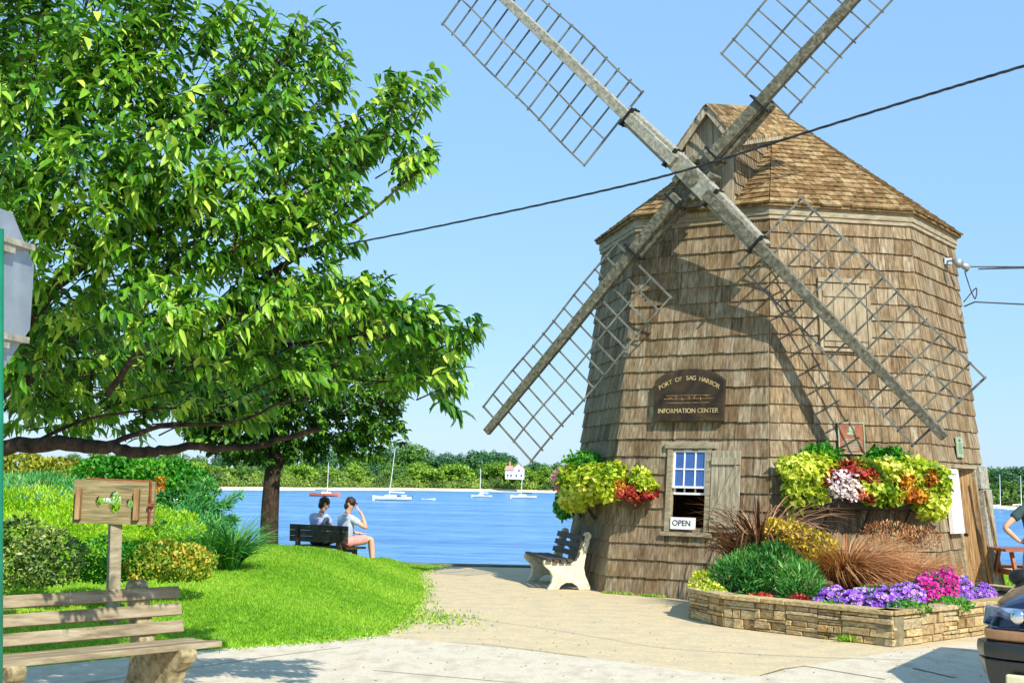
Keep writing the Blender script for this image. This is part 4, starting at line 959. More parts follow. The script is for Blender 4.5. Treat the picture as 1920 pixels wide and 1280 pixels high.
person(Wb(.42, .17, .555), rotb, j, 'person seated on the left of the bench in lavender shirt, looking down', M_lav, M_navy)
j = sit(); j['look'] = (.85, .5, -.05); j['head'] = (.05, .07, .67); j.update(elr=(.36, .22, .24), wrr=(.24, .2, .48), hdr=(.15, .14, .62), knr=(.30, .38, .06), knl=(.16, .45, .03), anr=(.34, .40, -.38), anl=(.2, .48, -.38), curl=(-.6, 0, .6))
person(Wb(1.02, .19, .555), rotb-.35, j, 'person seated at the bench right end, pale shirt, pink shorts, hand to face', M_pale, M_pinkc, glasses=True)
st = dict(pel=(0, 0, .95), neck=(0, -.01, 1.45), head=(0, .03, 1.62), look=(.3, 1, 0), shl=(-.19, -.01, 1.38), shr=(.19, -.01, 1.38), ell=(-.42, -.06, 1.16), elr=(.26, -.05, 1.08), wrl=(-.235, .03, 1.0), wrr=(.25, .08, .84), hdl=(-.16, .08, .97), hdr=(.24, .12, .7),
          hpl=(-.09, 0, .90), hpr=(.09, 0, .90), knl=(-.11, .03, .48), knr=(.11, .02, .48), anl=(-.12, -.01, .07), anr=(.12, -.01, .07), curl=(.5, .3, -.5))
pp = P(1946, 1000, 17.2)
person((pp[0], pp[1], 0), R(-8), st, 'person standing at the right edge in dark teal T-shirt, hand on hip', M_tee, M_short)

# ------------------------------------------------------------------ pillory board
p_ = G(212, 1150, .22); base = Vector((p_[0], p_[1], lawnz(p_[0], p_[1]).item()-.05)); YB = p_[1]
pl = thing('pillory', base, 'weathered wooden pillory board with cut-out holes on a square post in the shrubs', 'pillory')
mb = MB(); ptop = P(216, 984, YB); mb.beam((base[0], base[1], base[2]), (ptop[0], ptop[1], ptop[2]+.02), .12, .12, up=(.55, -1, 0)); mb.build('post', M_trim, pl, origin=base, bevel=.012)
# board with holes, built from a bmesh grid of cells that skips the holes
c_ = P(215, 941, YB-.06); bw, bh = (P(288, 941, YB)-P(143, 941, YB))[0], (P(215, 901, YB)-P(215, 982, YB))[2]
def inhole(u, v):   # u,v in metres from centre
    if ((u-.01)/.062)**2+((v+.0)/.11)**2 < 1: return True
    if -.155 < u < 0 and abs(v-.012) < .026: return True
    if ((u+.15)/.028)**2+((v-.0)/.055)**2 < 1: return True
    return ((u-.155)/.035)**2+((v+.012)/.045)**2 < 1
nx_, nz_ = 96, 54; mb = MB(); Vg = {}; 
def vg(i, k, b):
    if (i, k, b) not in Vg:
        u = -bw/2+bw*i/nx_; v = -bh/2+bh*k/nz_; Vg[(i, k, b)] = len(mb.v); mb.v.append((c_[0]+u, c_[1]+(.035 if b else -.035)+u*.12, c_[2]+v+u*(-.012)))
    return Vg[(i, k, b)]
H = np.array([[inhole(-bw/2+bw*(i+.5)/nx_, -bh/2+bh*(k+.5)/nz_) for k in range(nz_)] for i in range(nx_)])
sol = lambda i, k: 0 <= i < nx_ and 0 <= k < nz_ and not H[i, k]
for i in range(nx_):
    for k in range(nz_):
        if H[i, k]: continue
        mb.f.append((vg(i, k, 0), vg(i+1, k, 0), vg(i+1, k+1, 0), vg(i, k+1, 0))); mb.f.append((vg(i, k, 1), vg(i, k+1, 1), vg(i+1, k+1, 1), vg(i+1, k, 1))); mb.t += [.5, .5]
        for (di, dk, e) in ((1, 0, (i+1, k, i+1, k+1)), (-1, 0, (i, k+1, i, k)), (0, 1, (i+1, k+1, i, k+1)), (0, -1, (i, k, i+1, k))):
            if not sol(i+di, k+dk): mb.f.append((vg(e[0], e[1], 0), vg(e[0], e[1], 1), vg(e[2], e[3], 1), vg(e[2], e[3], 0))); mb.t.append(.5)
M_gp2 = mat('pillory_wood', [(0.3, S(96, 88, 60)), (0.5, S(138, 126, 90)), (0.75, S(172, 160, 120))], rough=.85, scale=(2.5, 9, 24), bump=.4, spec=.15, distort=.8)
mb.build('board', M_gp2, pl, origin=base)
M_rust = mat('rusty_iron', [(0.3, S(96, 40, 24)), (0.7, S(160, 84, 46))], rough=.8, scale=(20, 20, 20), bump=.4)
for u in (-.33, .235):
    mb = MB(); mb.box((c_[0]+u, c_[1]-.075+u*.12, c_[2]-.02), (.05, .08, bh*.72)); mb.build('batten', M_plank, pl, origin=base, bevel=.006)
mb = MB(); mb.tube([(c_[0]+.36, c_[1]-.01, c_[2]+bh/2+.01), (c_[0]+.365, c_[1]-.02, c_[2]), (c_[0]+.36, c_[1]-.01, c_[2]-bh/2)], .012, 6); mb.tube([(c_[0]-.3, c_[1], c_[2]+bh/2+.012), (c_[0]+.36, c_[1]+.04, c_[2]+bh/2)], .01, 6)
mb.box((c_[0]+.375, c_[1]-.03, c_[2]-.02), (.05, .05, .03)); mb.build('hinge_strap', M_rust, pl, origin=base)

# ------------------------------------------------------------------ stop-sign shaped road sign seen from behind, with green post
cS = P(-22, 537, 6.3); t = thing('road_sign', (cS[0], cS[1], 0), 'grey metal back of an octagonal road sign on a green post at the left edge', 'road sign'); oS = (cS[0], cS[1], 0)
ang = R(100.5); ex = Vector((math.cos(ang), -math.sin(ang), 0)); nS = Vector((math.sin(ang), math.cos(ang), 0)); ez = Vector((0, 0, 1)); cS = Vector(cS)
mb = MB(); ap = .385/math.cos(math.pi/8); mb.prism([cS+ex*ap*math.cos(R(22.5+45*k))+ez*ap*math.sin(R(22.5+45*k)) for k in range(8)], nS*.004); mb.build('plate', M_metal, t, origin=oS)
for dz in (.235, -.225):
    mb = MB(); mb.beam(cS+nS*.03+ez*dz+ex*.05, cS+nS*.03+ez*dz-ex*.3, .05, .03); mb.beam(cS+nS*.03+ez*(dz-.035)-ex*.02, cS+nS*.03+ez*(dz-.035)-ex*.14, .03, .04); mb.build('bracket', M_beamlt, t, origin=oS)
pb = P(-8, 1100, 6.2); pu = P(-6, 430, 6.2); pb = pb-(pu-pb)*(pb[2]/(pu-pb)[2]); mb = MB(); mb.tube([pb, pu], .032, 14); mb.build('post', M_green, t, origin=oS, smooth=True)

# ------------------------------------------------------------------ cables
M_cable = mat('black_cable', [(0.3, S(26, 26, 28)), (0.7, S(60, 60, 62))], rough=.6)
ctrl = [P(-1500, 520, 34), P(-300, 545, 26), P(300, 508, 19.8), P(560, 470, 17.5), P(660, 456, 16.5), P(900, 408, 14.5), P(1130, 358, 13.0), P(1290, 318, 12.1), P(1530, 243, 11.0), P(1760, 172, 10.1), P(1920, 124, 9.5), P(2300, 10, 8.5), P(3600, -420, 7.2), P(7000, -1700, 5.8)]
def smooth_path(C, n=12):
    C = [Vector(c) for c in C]; out = []
    for i in range(len(C)-1):
        p0, p1, p2, p3 = C[max(i-1, 0)], C[i], C[i+1], C[min(i+2, len(C)-1)]
        for k in range(n):
            t = k/n; out.append(.5*((2*p1)+(-p0+p2)*t+(2*p0-5*p1+4*p2-p3)*t*t+(-p0+3*p1-3*p2+p3)*t**3))
    return out+[C[-1]]
cb = smooth_path(ctrl, 26); mb = MB()
for ph in (0, 2.1, 4.2):
    mb.tube([p+Vector((0, math.cos(i*.55+ph), math.sin(i*.55+ph)))*.0062 for i, p in enumerate(cb)], .0068, 5)
mb.build('twisted_cable', M_cable, label='black twisted overhead cable sagging across in front of the sails', cat='cable')
a = FP(1, 1.05, 5.05, .05); mb = MB()
mb.tube(smooth_path([FP(1, 1.2, 4.62, .04), P(1830, 540, 21.5), P(1828, 560, 21.0), P(1815, 528, 21.0), P(1812, 503, 21.0), P(1850, 500, 21), P(1925, 500, 21), P(2100, 498, 21), P(5000, 420, 21)], 6), .010, 5)
mb.tube([FP(1, 1.22, 4.55, .04), P(1828, 566, 21.0), P(1930, 571, 21), P(2100, 578, 21), P(5000, 560, 21)], .012, 5)
mb.build('service_wire', M_cable, label='thin service wires looping from the right side of the mill', cat='cable')

# ------------------------------------------------------------------ picnic table behind the mill
M_red = mat('red_stained_wood', [(0.3, S(124, 70, 50)), (0.7, S(170, 108, 80))], rough=.7, scale=(2, 16, 16), bump=.2)
a = P(1866, 1037, 20.6); t = thing('picnic_table', (a[0]+.5, a[1], 0), 'red stained wooden picnic table half hidden behind the mill', 'table'); oT = Vector((a[0]+.5, a[1], 0))
for k in range(5):
    mb = MB(); mb.box((0, -.36+.18*k, .74), (1.0, .16, .04)); mb.build('top_plank', M_red, t)
for yy in (-.75, .75):
    mb = MB(); mb.box((0, yy, .44), (1.0, .24, .04)); mb.build('bench_plank', M_red, t)
for xx in (-.35, .35):
    for s in (-1, 1):
        mb = MB(); mb.beam((xx, s*.25, .72), (xx, s*.62, 0), .08, .04, up=(1, 0, 0)); mb.build('leg', M_red, t)
    mb = MB(); mb.beam((xx+.045, -.85, .40), (xx+.045, .85, .40), .04, .08); mb.build('cross_rail', M_red, t)

# ------------------------------------------------------------------ near cherry tree (trunk just outside the left edge)
def tree_from(name, base, label, cat, trunk_pts, limbs, bark, shoots, leafm, ll, lw, per, fine, droop, group=None, twigs=True, hang=.5, twig_r=.004):
    t = thing(name, base, label, cat, group); tb = MB()
    for pts, r0, r1 in trunk_pts: n = len(pts); tb.tube(smooth_path(pts, 6), [r0+(r1-r0)*k/((n-1)*6) for k in range((n-1)*6+1)], 10)
    tb.build('trunk', bark, t, origin=base, smooth=True)
    if limbs:
        lb = MB()
        for pts, r0, r1 in limbs:
            n = len(pts); pp_ = smooth_path(pts, 6); pp_ = [p+Vector((random.gauss(0, 1), random.gauss(0, 1), random.gauss(0, 1)))*min(.015, r0*.15) for p in pp_]; lb.tube(pp_, [max(.004, r0+(r1-r0)*k/((n-1)*6)) for k in range((n-1)*6+1)], 8)
        if twigs:
            for (p, d, L_) in shoots[::2]:
                lb.tube([p-d*L_*.4, p+d*L_*.5, p+d*L_], [twig_r*1.6, twig_r, twig_r*.5], 4, cap=False)
        lb.build('limb', bark, t, origin=base, smooth=True)
    Pp, Dd, Nn, T = [], [], [], []
    for (p, d, L_) in shoots:
        p = np.array(p); d = np.array(d); m_ = per+random.randint(-2, 2); base_t = random.uniform(.1, .7)
        if abs(d[2]) < .98: s1 = np.cross(d, [0, 0, 1.])
        else: s1 = np.array([1., 0, 0])
        s1 /= np.linalg.norm(s1); s2 = np.cross(s1, d)
        for k in range(m_):
            f = (k+.6)/m_; a = k*2.4+random.random(); q = p+d*L_*f
            side = s1*math.cos(a)+s2*math.sin(a)
            dd = side*.75+d*(.35+.5*f)+np.array([0, 0, -hang*(.6+.8*random.random())])
            Pp.append(q); Dd.append(dd); Nn.append(np.array([0, 0, 1.])+side*.4+np.array([random.gauss(0, .45), random.gauss(0, .45), 0])); T.append(min(1, max(0, base_t+random.gauss(0, .2))))
    n = len(Pp); leaves('crown', Pp, Dd, Nn, ll*(.55+.6*rng.random(n)), lw*(.6+.5*rng.random(n)), leafm, t, fine=fine, tint=np.array(T), origin=base, droop=droop)
    return t
TB = Vector((-5.9, 10.6, 0.2))
def V3(x, y, Y): return Vector(P(x, y, Y*1.14))
ctr = Vector(P(80, 560, 9.3))
# crown clumps seen in the photograph: (x, y, radius px, depth, weight)
CL = [(60, 60, 110, 7.6), (190, 70, 110, 7.2), (290, 60, 75, 7.4), (90, 210, 120, 7.0), (230, 200, 110, 7.3), (350, 190, 85, 7.4), (440, 130, 75, 7.7), (520, 90, 65, 7.9), (580, 110, 60, 8.0), (550, 205, 72, 7.8), (500, 260, 90, 7.4),
      (620, 170, 32, 8.0), (60, 350, 110, 6.8), (200, 350, 120, 6.7), (340, 340, 110, 6.9), (470, 380, 90, 7.2), (590, 310, 80, 7.6), (660, 300, 70, 7.8), (700, 250, 50, 7.9), (745, 215, 30, 8.0), (735, 165, 18, 8.0), (795, 185, 22, 8.1), (760, 300, 40, 7.9), (785, 330, 22, 8.0),
      (630, 395, 55, 7.6), (560, 430, 80, 7.4), (620, 470, 42, 7.6), (120, 480, 110, 7.2), (260, 480, 110, 7.1), (400, 470, 90, 7.2), (500, 500, 80, 7.5),
      (60, 590, 80, 7.8), (180, 600, 80, 7.6), (300, 610, 90, 6.9), (400, 600, 80, 7.1), (500, 600, 80, 7.3), (590, 590, 70, 7.6), (640, 565, 42, 7.8),
      (700, 610, 60, 7.8), (760, 630, 55, 7.7), (820, 635, 40, 7.7), (870, 640, 22, 7.7), (650, 680, 70, 7.6), (740, 690, 65, 7.6), (810, 700, 50, 7.6), (845, 745, 28, 7.6), (850, 690, 25, 7.6),
      (560, 690, 70, 7.3), (470, 690, 70, 7.1), (380, 690, 60, 6.9), (600, 740, 40, 7.2), (30, 720, 40, 7.0), (770, 730, 40, 7.5), (130, 690, 70, 8.0), (250, 720, 70, 8.0), (360, 770, 60, 8.0), (200, 780, 50, 8.3), (90, 770, 50, 8.3), (470, 780, 50, 8.0), (40, 800, 40, 8.6), (150, 805, 40, 8.5), (260, 800, 40, 8.5), (20, 660, 50, 8.0), (100, 640, 70, 8.3), (330, 690, 70, 8.3), (300, 740, 50, 8.4), (0, 680, 70, 9.0), (90, 700, 70, 9.2), (180, 690, 70, 9.2), (270, 700, 70, 9.2), (350, 720, 60, 9.2), (40, 760, 50, 9.3), (130, 770, 50, 9.4), (220, 775, 45, 9.4), (310, 775, 45, 9.4), (380, 700, 60, 9.0), (460, 730, 50, 9.0), (60, 640, 60, 9.0), (200, 640, 60, 9.0), (330, 640, 60, 9.0),
      (-80, 150, 160, 7.6), (-90, 380, 160, 7.6), (-100, 600, 150, 7.8), (60, -80, 150, 7.6), (260, -60, 110, 7.6), (440, 30, 35, 7.8), (395, 60, 28, 7.6), (325, 15, 40, 7.5)]
shoots = []
ppm = lambda Y: 2521/Y
for (x, y, r, Y) in CL:
    if y > 640: Y += .55
    y -= 26*min(1, max(0, (y-60)/300))
    r *= .97
    nn_ = int(4+(r/30)**2*3.1); 
    for k in range(nn_):
        dv = Vector((random.gauss(0, 1), random.gauss(0, 1), random.gauss(0, 1))).normalized()*random.random()**.33
        rr = r/ppm(Y*1.14)*.86; c = V3(x, y, Y)+Vector((dv[0]*rr, dv[1]*max(rr, .35)*1.25, dv[2]*rr))
        out = (c-ctr).normalized()*.9+Vector((.25, -.15, .55))+Vector((random.gauss(0, .4), random.gauss(0, .4), random.gauss(0, .35))); out.normalize()
        L_ = random.uniform(.18, .34); shoots.append((c-out*L_*.6, out, L_))
for (x, y, X1, Y1, Y) in ((728, 195, 748, 150, 8.0), (775, 235, 812, 155, 8.1), (755, 345, 808, 305, 7.9), (855, 650, 890, 625, 7.7), (545, 60, 560, 25, 7.9), (470, 60, 478, 30, 7.8), (825, 700, 868, 690, 7.6), (840, 755, 862, 770, 7.6), (640, 150, 650, 112, 8.0), (380, 80, 400, 40, 7.5)):
    a, b = V3(x, y, Y), V3(X1, Y1, Y); d = b-a; shoots.append((a, d.normalized(), d.length)); shoots.append((a-d*.6, d.normalized(), d.length*.9))
limbs = [([TB+Vector((.1, 0, 1.2)), V3(-120, 860, 8.6), V3(60, 832, 8.2), V3(180, 836, 8.0), V3(260, 850, 7.9), V3(330, 838, 8.1), V3(480, 838, 8.3), V3(600, 800, 8.3)], .07, .014),
         ([TB+Vector((.1, 0, 1.5)), V3(-60, 760, 9.3), V3(60, 710, 9.4), V3(200, 690, 9.2), V3(360, 670, 8.6), V3(520, 650, 8.0), V3(700, 630, 7.9), V3(820, 640, 7.8)], .05, .008),
         ([TB+Vector((.1, 0, 1.9)), V3(-20, 640, 8.2), V3(120, 520, 7.6), V3(220, 440, 7.3), V3(330, 380, 7.2), V3(460, 320, 7.4), V3(640, 280, 7.8), V3(730, 220, 8.0)], .06, .006),
         ([TB+Vector((0, 0, 2.2)), V3(-60, 450, 8.0), V3(60, 260, 7.6), V3(180, 150, 7.5), V3(300, 60, 7.5)], .06, .008),
         ([V3(220, 440, 7.3), V3(330, 300, 7.4), V3(450, 190, 7.7), V3(560, 90, 7.9)], .03, .005),
         ([V3(360, 700, 8.0), V3(450, 560, 7.6), V3(560, 480, 7.6), V3(690, 400, 7.7), V3(780, 320, 7.9)], .03, .004),
         ([V3(200, 740, 8.2), V3(300, 620, 7.2), V3(420, 590, 7.2), V3(560, 600, 7.4)], .025, .005),
         ([V3(60, 832, 8.2), V3(150, 790, 8.3), V3(260, 770, 8.3), V3(380, 760, 8.3)], .016, .004),
         ([V3(200, 836, 8.0), V3(300, 800, 8.2), V3(440, 790, 8.1), V3(560, 740, 7.9)], .022, .005)]
tree_from('cherry_tree', TB, 'large leafy cherry tree filling the upper left, long drooping bright green leaves', 'tree',
          [([TB+Vector((-.05, 0, -.1)), TB+Vector((0, 0, .9)), TB+Vector((.1, .0, 1.6)), TB+Vector((.05, -.1, 2.6)), TB+Vector((.3, -.4, 3.8))], .2, .06)], limbs, M_bark, shoots, M_cherry, .120, .046, 13, True, .4, hang=.65)
# round tree on the mound, behind
T2 = Vector((*P(505, 1000, 22)[:2], .45)); T2[2] = lawnz(T2[0], T2[1]).item()-.05
def V4(x, y, dy=0): return Vector(P(x, y, 22+dy))
sh2 = []
for (x, y, r) in ((420, 740, 75), (500, 700, 90), (600, 680, 90), (680, 640, 70), (700, 560, 42), (730, 600, 36), (660, 560, 50), (690, 730, 65), (640, 790, 60), (560, 780, 70), (470, 800, 60), (400, 800, 50), (705, 790, 45), (735, 740, 35), (690, 835, 30), (600, 835, 32), (520, 830, 40), (440, 835, 32), (560, 600, 80), (480, 620, 70), (385, 825, 28), (735, 810, 22), (430, 815, 45), (400, 770, 50), (480, 835, 30), (560, 835, 26), (640, 840, 24), (440, 760, 60), (540, 760, 60), (370, 800, 30)):
    for k in range(int(8+(r/22)**2*8.0)):
        dv = Vector((random.gauss(0, 1), random.gauss(0, 1), random.gauss(0, 1))).normalized()*random.random()**.4; rr = r*22/2521
        c = V4(x, y)+Vector((dv[0]*rr, dv[1]*rr*2.1, dv[2]*rr)); out = ((c-V4(550, 740)).normalized()+Vector((0, 0, .4))+Vector((random.gauss(0, .5), random.gauss(0, .5), random.gauss(0, .4)))).normalized(); sh2.append((c-out*.1, out, random.uniform(.12, .24)))
tree_from('round_tree', T2, 'round headed dense tree with dark trunk on the grass crest left of the two sitters', 'tree',
          [([T2, V4(506, 960), V4(510, 900), V4(514, 865)], .155, .12)],
          [([V4(512, 880), V4(490, 830), V4(450, 760), V4(410, 720)], .08, .02), ([V4(514, 875), V4(520, 820), V4(560, 720), V4(580, 640)], .085, .02), ([V4(514, 885), V4(545, 840), V4(600, 790), V4(690, 740)], .075, .015), ([V4(512, 870), V4(505, 800), V4(490, 700, -1)], .06, .02), ([V4(512, 870), V4(530, 800, 1), V4(540, 700, 1.5)], .06, .02)],
          M_bark, sh2, M_maple, .125, .075, 12, False, .3, hang=.35, twig_r=.005)

# ------------------------------------------------------------------ shrubs at the left
def sh(px, py, Y, rpx, rpz, ry=None):
    k = Y/2521; p = P(px, py, Y); return (p, np.array([rpx*k, ry or rpx*k*.9, rpz*k]))
Gs = 'shrubs in the bed behind the pillory'
bush('dark_shrub', [sh(20, 1035, 14.4, 85, 62), sh(95, 1045, 14.2, 62, 52), sh(-60, 1030, 14.6, 70, 60)], 5200, .055, .03, Lm_dark, 'dark glossy leaved rounded shrub behind the near bench, lower left', 'shrub', Gs, fine=True, shell=.8, up=.2)
bush('low_green_shrub', [sh(190, 1050, 14.9, 50, 42), sh(235, 1055, 15.0, 38, 34)], 2300, .05, .028, Lm_green, 'bright green low shrub directly behind the pillory post', 'shrub', Gs, shell=.8)
bush('golden_shrub', [sh(300, 1050, 15.1, 52, 36), sh(352, 1055, 15.2, 48, 34), sh(262, 1062, 14.9, 30, 26)], 3400, .05, .028, Lm_shrubgold, 'low yellow and orange tinted shrub right of the pillory post', 'shrub', Gs, shell=.8)
bush('juniper', [sh(60, 945, 18.5, 110, 32), sh(200, 955, 18.2, 90, 30), sh(-40, 960, 18, 90, 40), sh(130, 985, 16.8, 110, 30), sh(300, 985, 17.0, 80, 30), sh(20, 990, 16.6, 80, 26)], 15000, .06, .014, leafmat('lime_juniper', S(96, 150, 10), S(200, 226, 50), mid=S(150, 200, 24), trans=.2), 'bright lime spreading ground juniper behind the pillory board', 'juniper', Gs, up=.7, droop=0, shell=.5)
bush('silver_juniper', [sh(70, 915, 19.5, 80, 24), sh(-20, 925, 19.3, 60, 26), sh(150, 925, 19.3, 40, 20)], 3200, .12, .014, Lm_juniper, 'silvery green feathery juniper above the lime band at the left edge', 'juniper', Gs, up=.7, droop=0, shell=.5)
bush('olive_hedge', [sh(40, 880, 21, 60, 26), sh(110, 885, 21, 55, 24), sh(-30, 885, 21, 50, 28)], 3600, .07, .04, Lm_olive, 'olive yellow hedge under the dark low limb at the far left', 'hedge', Gs, shell=.8)
bush('broadleaf_shrub', [sh(190, 885, 20.5, 50, 24), sh(245, 880, 20.5, 48, 28), sh(310, 890, 20.4, 50, 26), sh(355, 905, 20.2, 40, 26)], 4000, .085, .045, Lm_green, 'fresh green broad leaved shrub with boat masts behind it', 'shrub', Gs, shell=.6, fine=False)
bush('barberry', [sh(298, 912, 19.6, 11, 20), sh(300, 940, 19.4, 9, 22)], 260, .05, .028, Lm_orange, 'small rust orange shrub peeking out beside the board edge', 'shrub', Gs)
bush('mixed_shrub', [sh(335, 950, 19.0, 48, 34), sh(375, 925, 19.2, 34, 28), sh(300, 975, 18.6, 36, 28)], 3000, .08, .034, leafmat('mid_leaf', S(26, 92, 24), S(120, 186, 74), mid=S(62, 140, 44)), 'mid green loose shrub between the board and the open water', 'shrub', Gs, shell=.5)
t = bush('feathery_conifer', [sh(360, 985, 18.4, 46, 34), sh(395, 1000, 18.2, 40, 30), sh(345, 1015, 17.8, 40, 24)], 4200, .13, .016, Lm_juniper, 'blue green conifer with feathery arms reaching over the water view', 'conifer', Gs, up=.6, droop=0, shell=.4)
arms = []
for (x0, y0, x1, y1) in ((370, 985, 452, 928), (365, 960, 430, 950), (390, 1000, 440, 975), (350, 950, 395, 905)):
    a, b = np.array(P(x0, y0, 18.4)), np.array(P(x1, y1, 18.2))
    for k in range(260):
        f = random.random()**.8; p = a+(b-a)*f+rng.normal(size=3)*.045*(1.2-f)+[0, 0, .05*math.sin(f*3)]; arms.append((p, (b-a)/np.linalg.norm(b-a)+rng.normal(size=3)*.55))
leaves('branch', [q[0] for q in arms], [q[1] for q in arms], rdir(len(arms)), .12, .016, Lm_juniper, t, origin=np.array(t.location), droop=.05)
pb_ = P(435, 1040, 17.8); blades('daylily_clump', (pb_[0], pb_[1], lawnz(pb_[0], pb_[1]).item()-.02), 420, .85, 1.1, Lm_feather, 'arching strap leaved clump at the right end of the shrub bed', 'ornamental grass', wd=.03, arch=.9)
pb_ = P(395, 1045, 17.6); blades('daylily_clump', (pb_[0], pb_[1], lawnz(pb_[0], pb_[1]).item()-.02), 260, .7, 1.1, Lm_feather, 'shorter strap leaved clump between the conifer and golden shrub', 'ornamental grass', wd=.028, arch=.9)

# ------------------------------------------------------------------ far shore
def WG(x, y): return G(x, y, WZ)
shore_px = [(-900, 905), (-300, 908), (0, 911), (400, 918), (560, 919), (760, 919), (900, 921), (1010, 923), (1200, 928), (1450, 933), (1650, 940), (1780, 950), (1860, 954), (1930, 956), (2200, 962), (2800, 975)]
sp = [WG(*q) for q in shore_px]; V = []; n = len(sp)
prof = [(0, WZ-.3), (0.5, WZ+.02), (2.2, WZ+.28), (6, WZ+.6), (30, WZ+1.5), (140, WZ+4), (700, WZ+5)]
for p in sp:
    u = p[:2]/np.linalg.norm(p[:2])
    for dd, z in prof: V.append((p[0]+u[0]*dd, p[1]+u[1]*dd, z))
K = len(prof); beach, inland = [], []
for i in range(n-1):
    for k in range(K-1): (beach if k < 3 else inland).append((i*K+k, (i+1)*K+k, (i+1)*K+k+1, i*K+k+1))
M_scrubland = mat('shore_grassland', [(0.3, S(100, 130, 40)), (0.7, S(176, 186, 80))], rough=1, scale=(.15, .15, .15))
mesh_np('beach', V, beach, M_sand, smooth=True, kind='structure'); mesh_np('far_land', V, inland, M_scrubland, smooth=True, kind='structure')
Lf = [leafmat('far_oak_leaf', S(48, 92, 30), S(140, 180, 76), mid=S(84, 134, 50), trans=.1), leafmat('far_light_leaf', S(70, 120, 24), S(176, 206, 70), mid=S(118, 162, 42), trans=.1), leafmat('far_dark_leaf', S(36, 84, 50), S(112, 158, 96), mid=S(64, 118, 70), trans=.1)]
M_fbark = M_bark
def far_tree(kind, hgt, wid, label):
    t = thing('shore_tree', (0, 0, 0), label, 'tree', 'trees on the far shore')
    mb = MB(); mb.tube([(0, 0, -1), (0, 0, hgt*.35), (.1, 0, hgt*.7)], [.3, .22, .08], 6)
    for a in range(5): mb.tube([(0, 0, hgt*.3), (math.cos(a*1.3)*wid*.3, math.sin(a*1.3)*wid*.3, hgt*.6)], [.12, .05], 5)
    mb.build('trunk', M_fbark, t)
    bl = []
    for k in range(11):
        a = k*2.4; r = wid*.36*(.3+.7*random.random()); bl.append((np.array([math.cos(a)*r, math.sin(a)*r, hgt*(.30+.48*random.random())]), np.array([wid*.24, wid*.24, hgt*.17])*random.uniform(.75, 1.2)))
    bl.append((np.array([0, 0, hgt*.8]), np.array([wid*.22, wid*.22, hgt*.2])))
    pos, nr = blob_points(bl, 4200, .6, .2); n = len(pos)
    leaves('crown', pos, unit(nr*.5+rdir(n)), unit(nr+rdir(n)*.5), .55*(.6+.7*rng.random(n)), .5*(.6+.7*rng.random(n)), Lf[kind], t, tint=np.clip(rng.random(n)*.6+.2+.2*np.sin(pos[:, 0]*1.5+pos[:, 2]*1.1), 0, 1))
    return t
protos = [far_tree(0, 12, 10, ''), far_tree(2, 13, 9, ''), far_tree(1, 8, 9, ''), far_tree(0, 10, 11, ''), far_tree(1, 5, 7, ''), far_tree(2, 9, 7, '')]
used = set()
def copy_tree(t):
    r = t.copy(); col.objects.link(r)
    for ch in t.children:
        c = ch.copy(); col.objects.link(c); c.parent = r
    return r
def shoreY(px):
    for (a, b) in zip(shore_px[:-1], shore_px[1:]):
        if a[0] <= px <= b[0]: return a[1]+(b[1]-a[1])*(px-a[0])/(b[0]-a[0])
kinds_lbl = ['broad oak-green tree', 'tall dark green tree', 'pale yellow-green bushy tree', 'wide rounded mid green tree', 'low pale green thicket tree', 'slim dark green tree']
def place(px, back, k, s, topy=None, extra=''):
    w_ = WG(px, shoreY(px)); u = w_[:2]/np.linalg.norm(w_[:2]); q = w_[:2]+u*back
    t = protos[k] if k not in used else copy_tree(protos[k]); used.add(k)
    z = WZ+.9+min(back, 140)/140*3; t.location = (q[0], q[1], z)
    if topy is not None:   # real height that reaches the seen skyline
        d = np.linalg.norm(q); yh = 896.8+.02*(px-960); H_ = (1.65+(yh-topy)*d/2521)-z; s = H_/(12, 13, 8, 10, 5, 9)[k]/.92
    t.scale = (s*random.uniform(1.05, 1.4),)*2+(s,); t.rotation_euler = (0, 0, random.random()*6)
    t['label'] = kinds_lbl[k]+' '+extra; return t
sky_l = [(330, 852, 0), (372, 860, 3), (410, 856, 1), (450, 862, 0), (490, 858, 1), (530, 850, 0), (575, 852, 3), (615, 848, 1), (655, 850, 0), (700, 852, 3), (735, 842, 1), (762, 835, 0), (790, 846, 3), (815, 858, 1), (838, 853, 1), (862, 855, 1), (886, 851, 5), (905, 850, 1), (925, 850, 1), (942, 856, 5), (965, 874, 1), (1000, 868, 1), (1020, 872, 0), (1045, 872, 3), (1075, 874, 1)]
for i, (px, ty, k) in enumerate(sky_l): place(px, random.uniform(22, 50), k, 1, ty, 'on the far skyline, number %d' % i)
for i in range(46): px = 300+i*17.5+random.uniform(-8, 8); place(px, random.uniform(9, 18), random.choice((2, 4, 3, 2, 0, 5, 3)), 1, random.uniform(868, 888), 'x')
for px in range(10, 330, 42): place(px, 22, random.choice((0, 1, 3)), 1, random.uniform(846, 862), 'x')
for i, px in enumerate((1826, 1842, 1858, 1874, 1890, 1905, 1922, 1945, 1970, 2010)): place(px, random.uniform(14, 24), random.choice((1, 5, 0, 1)), 1, random.uniform(880, 888), 'x')
for i, px in enumerate((1838, 1866, 1884, 1912, 1935)): place(px, 10, random.choice((5, 3)), 1, random.uniform(900, 912), 'x')
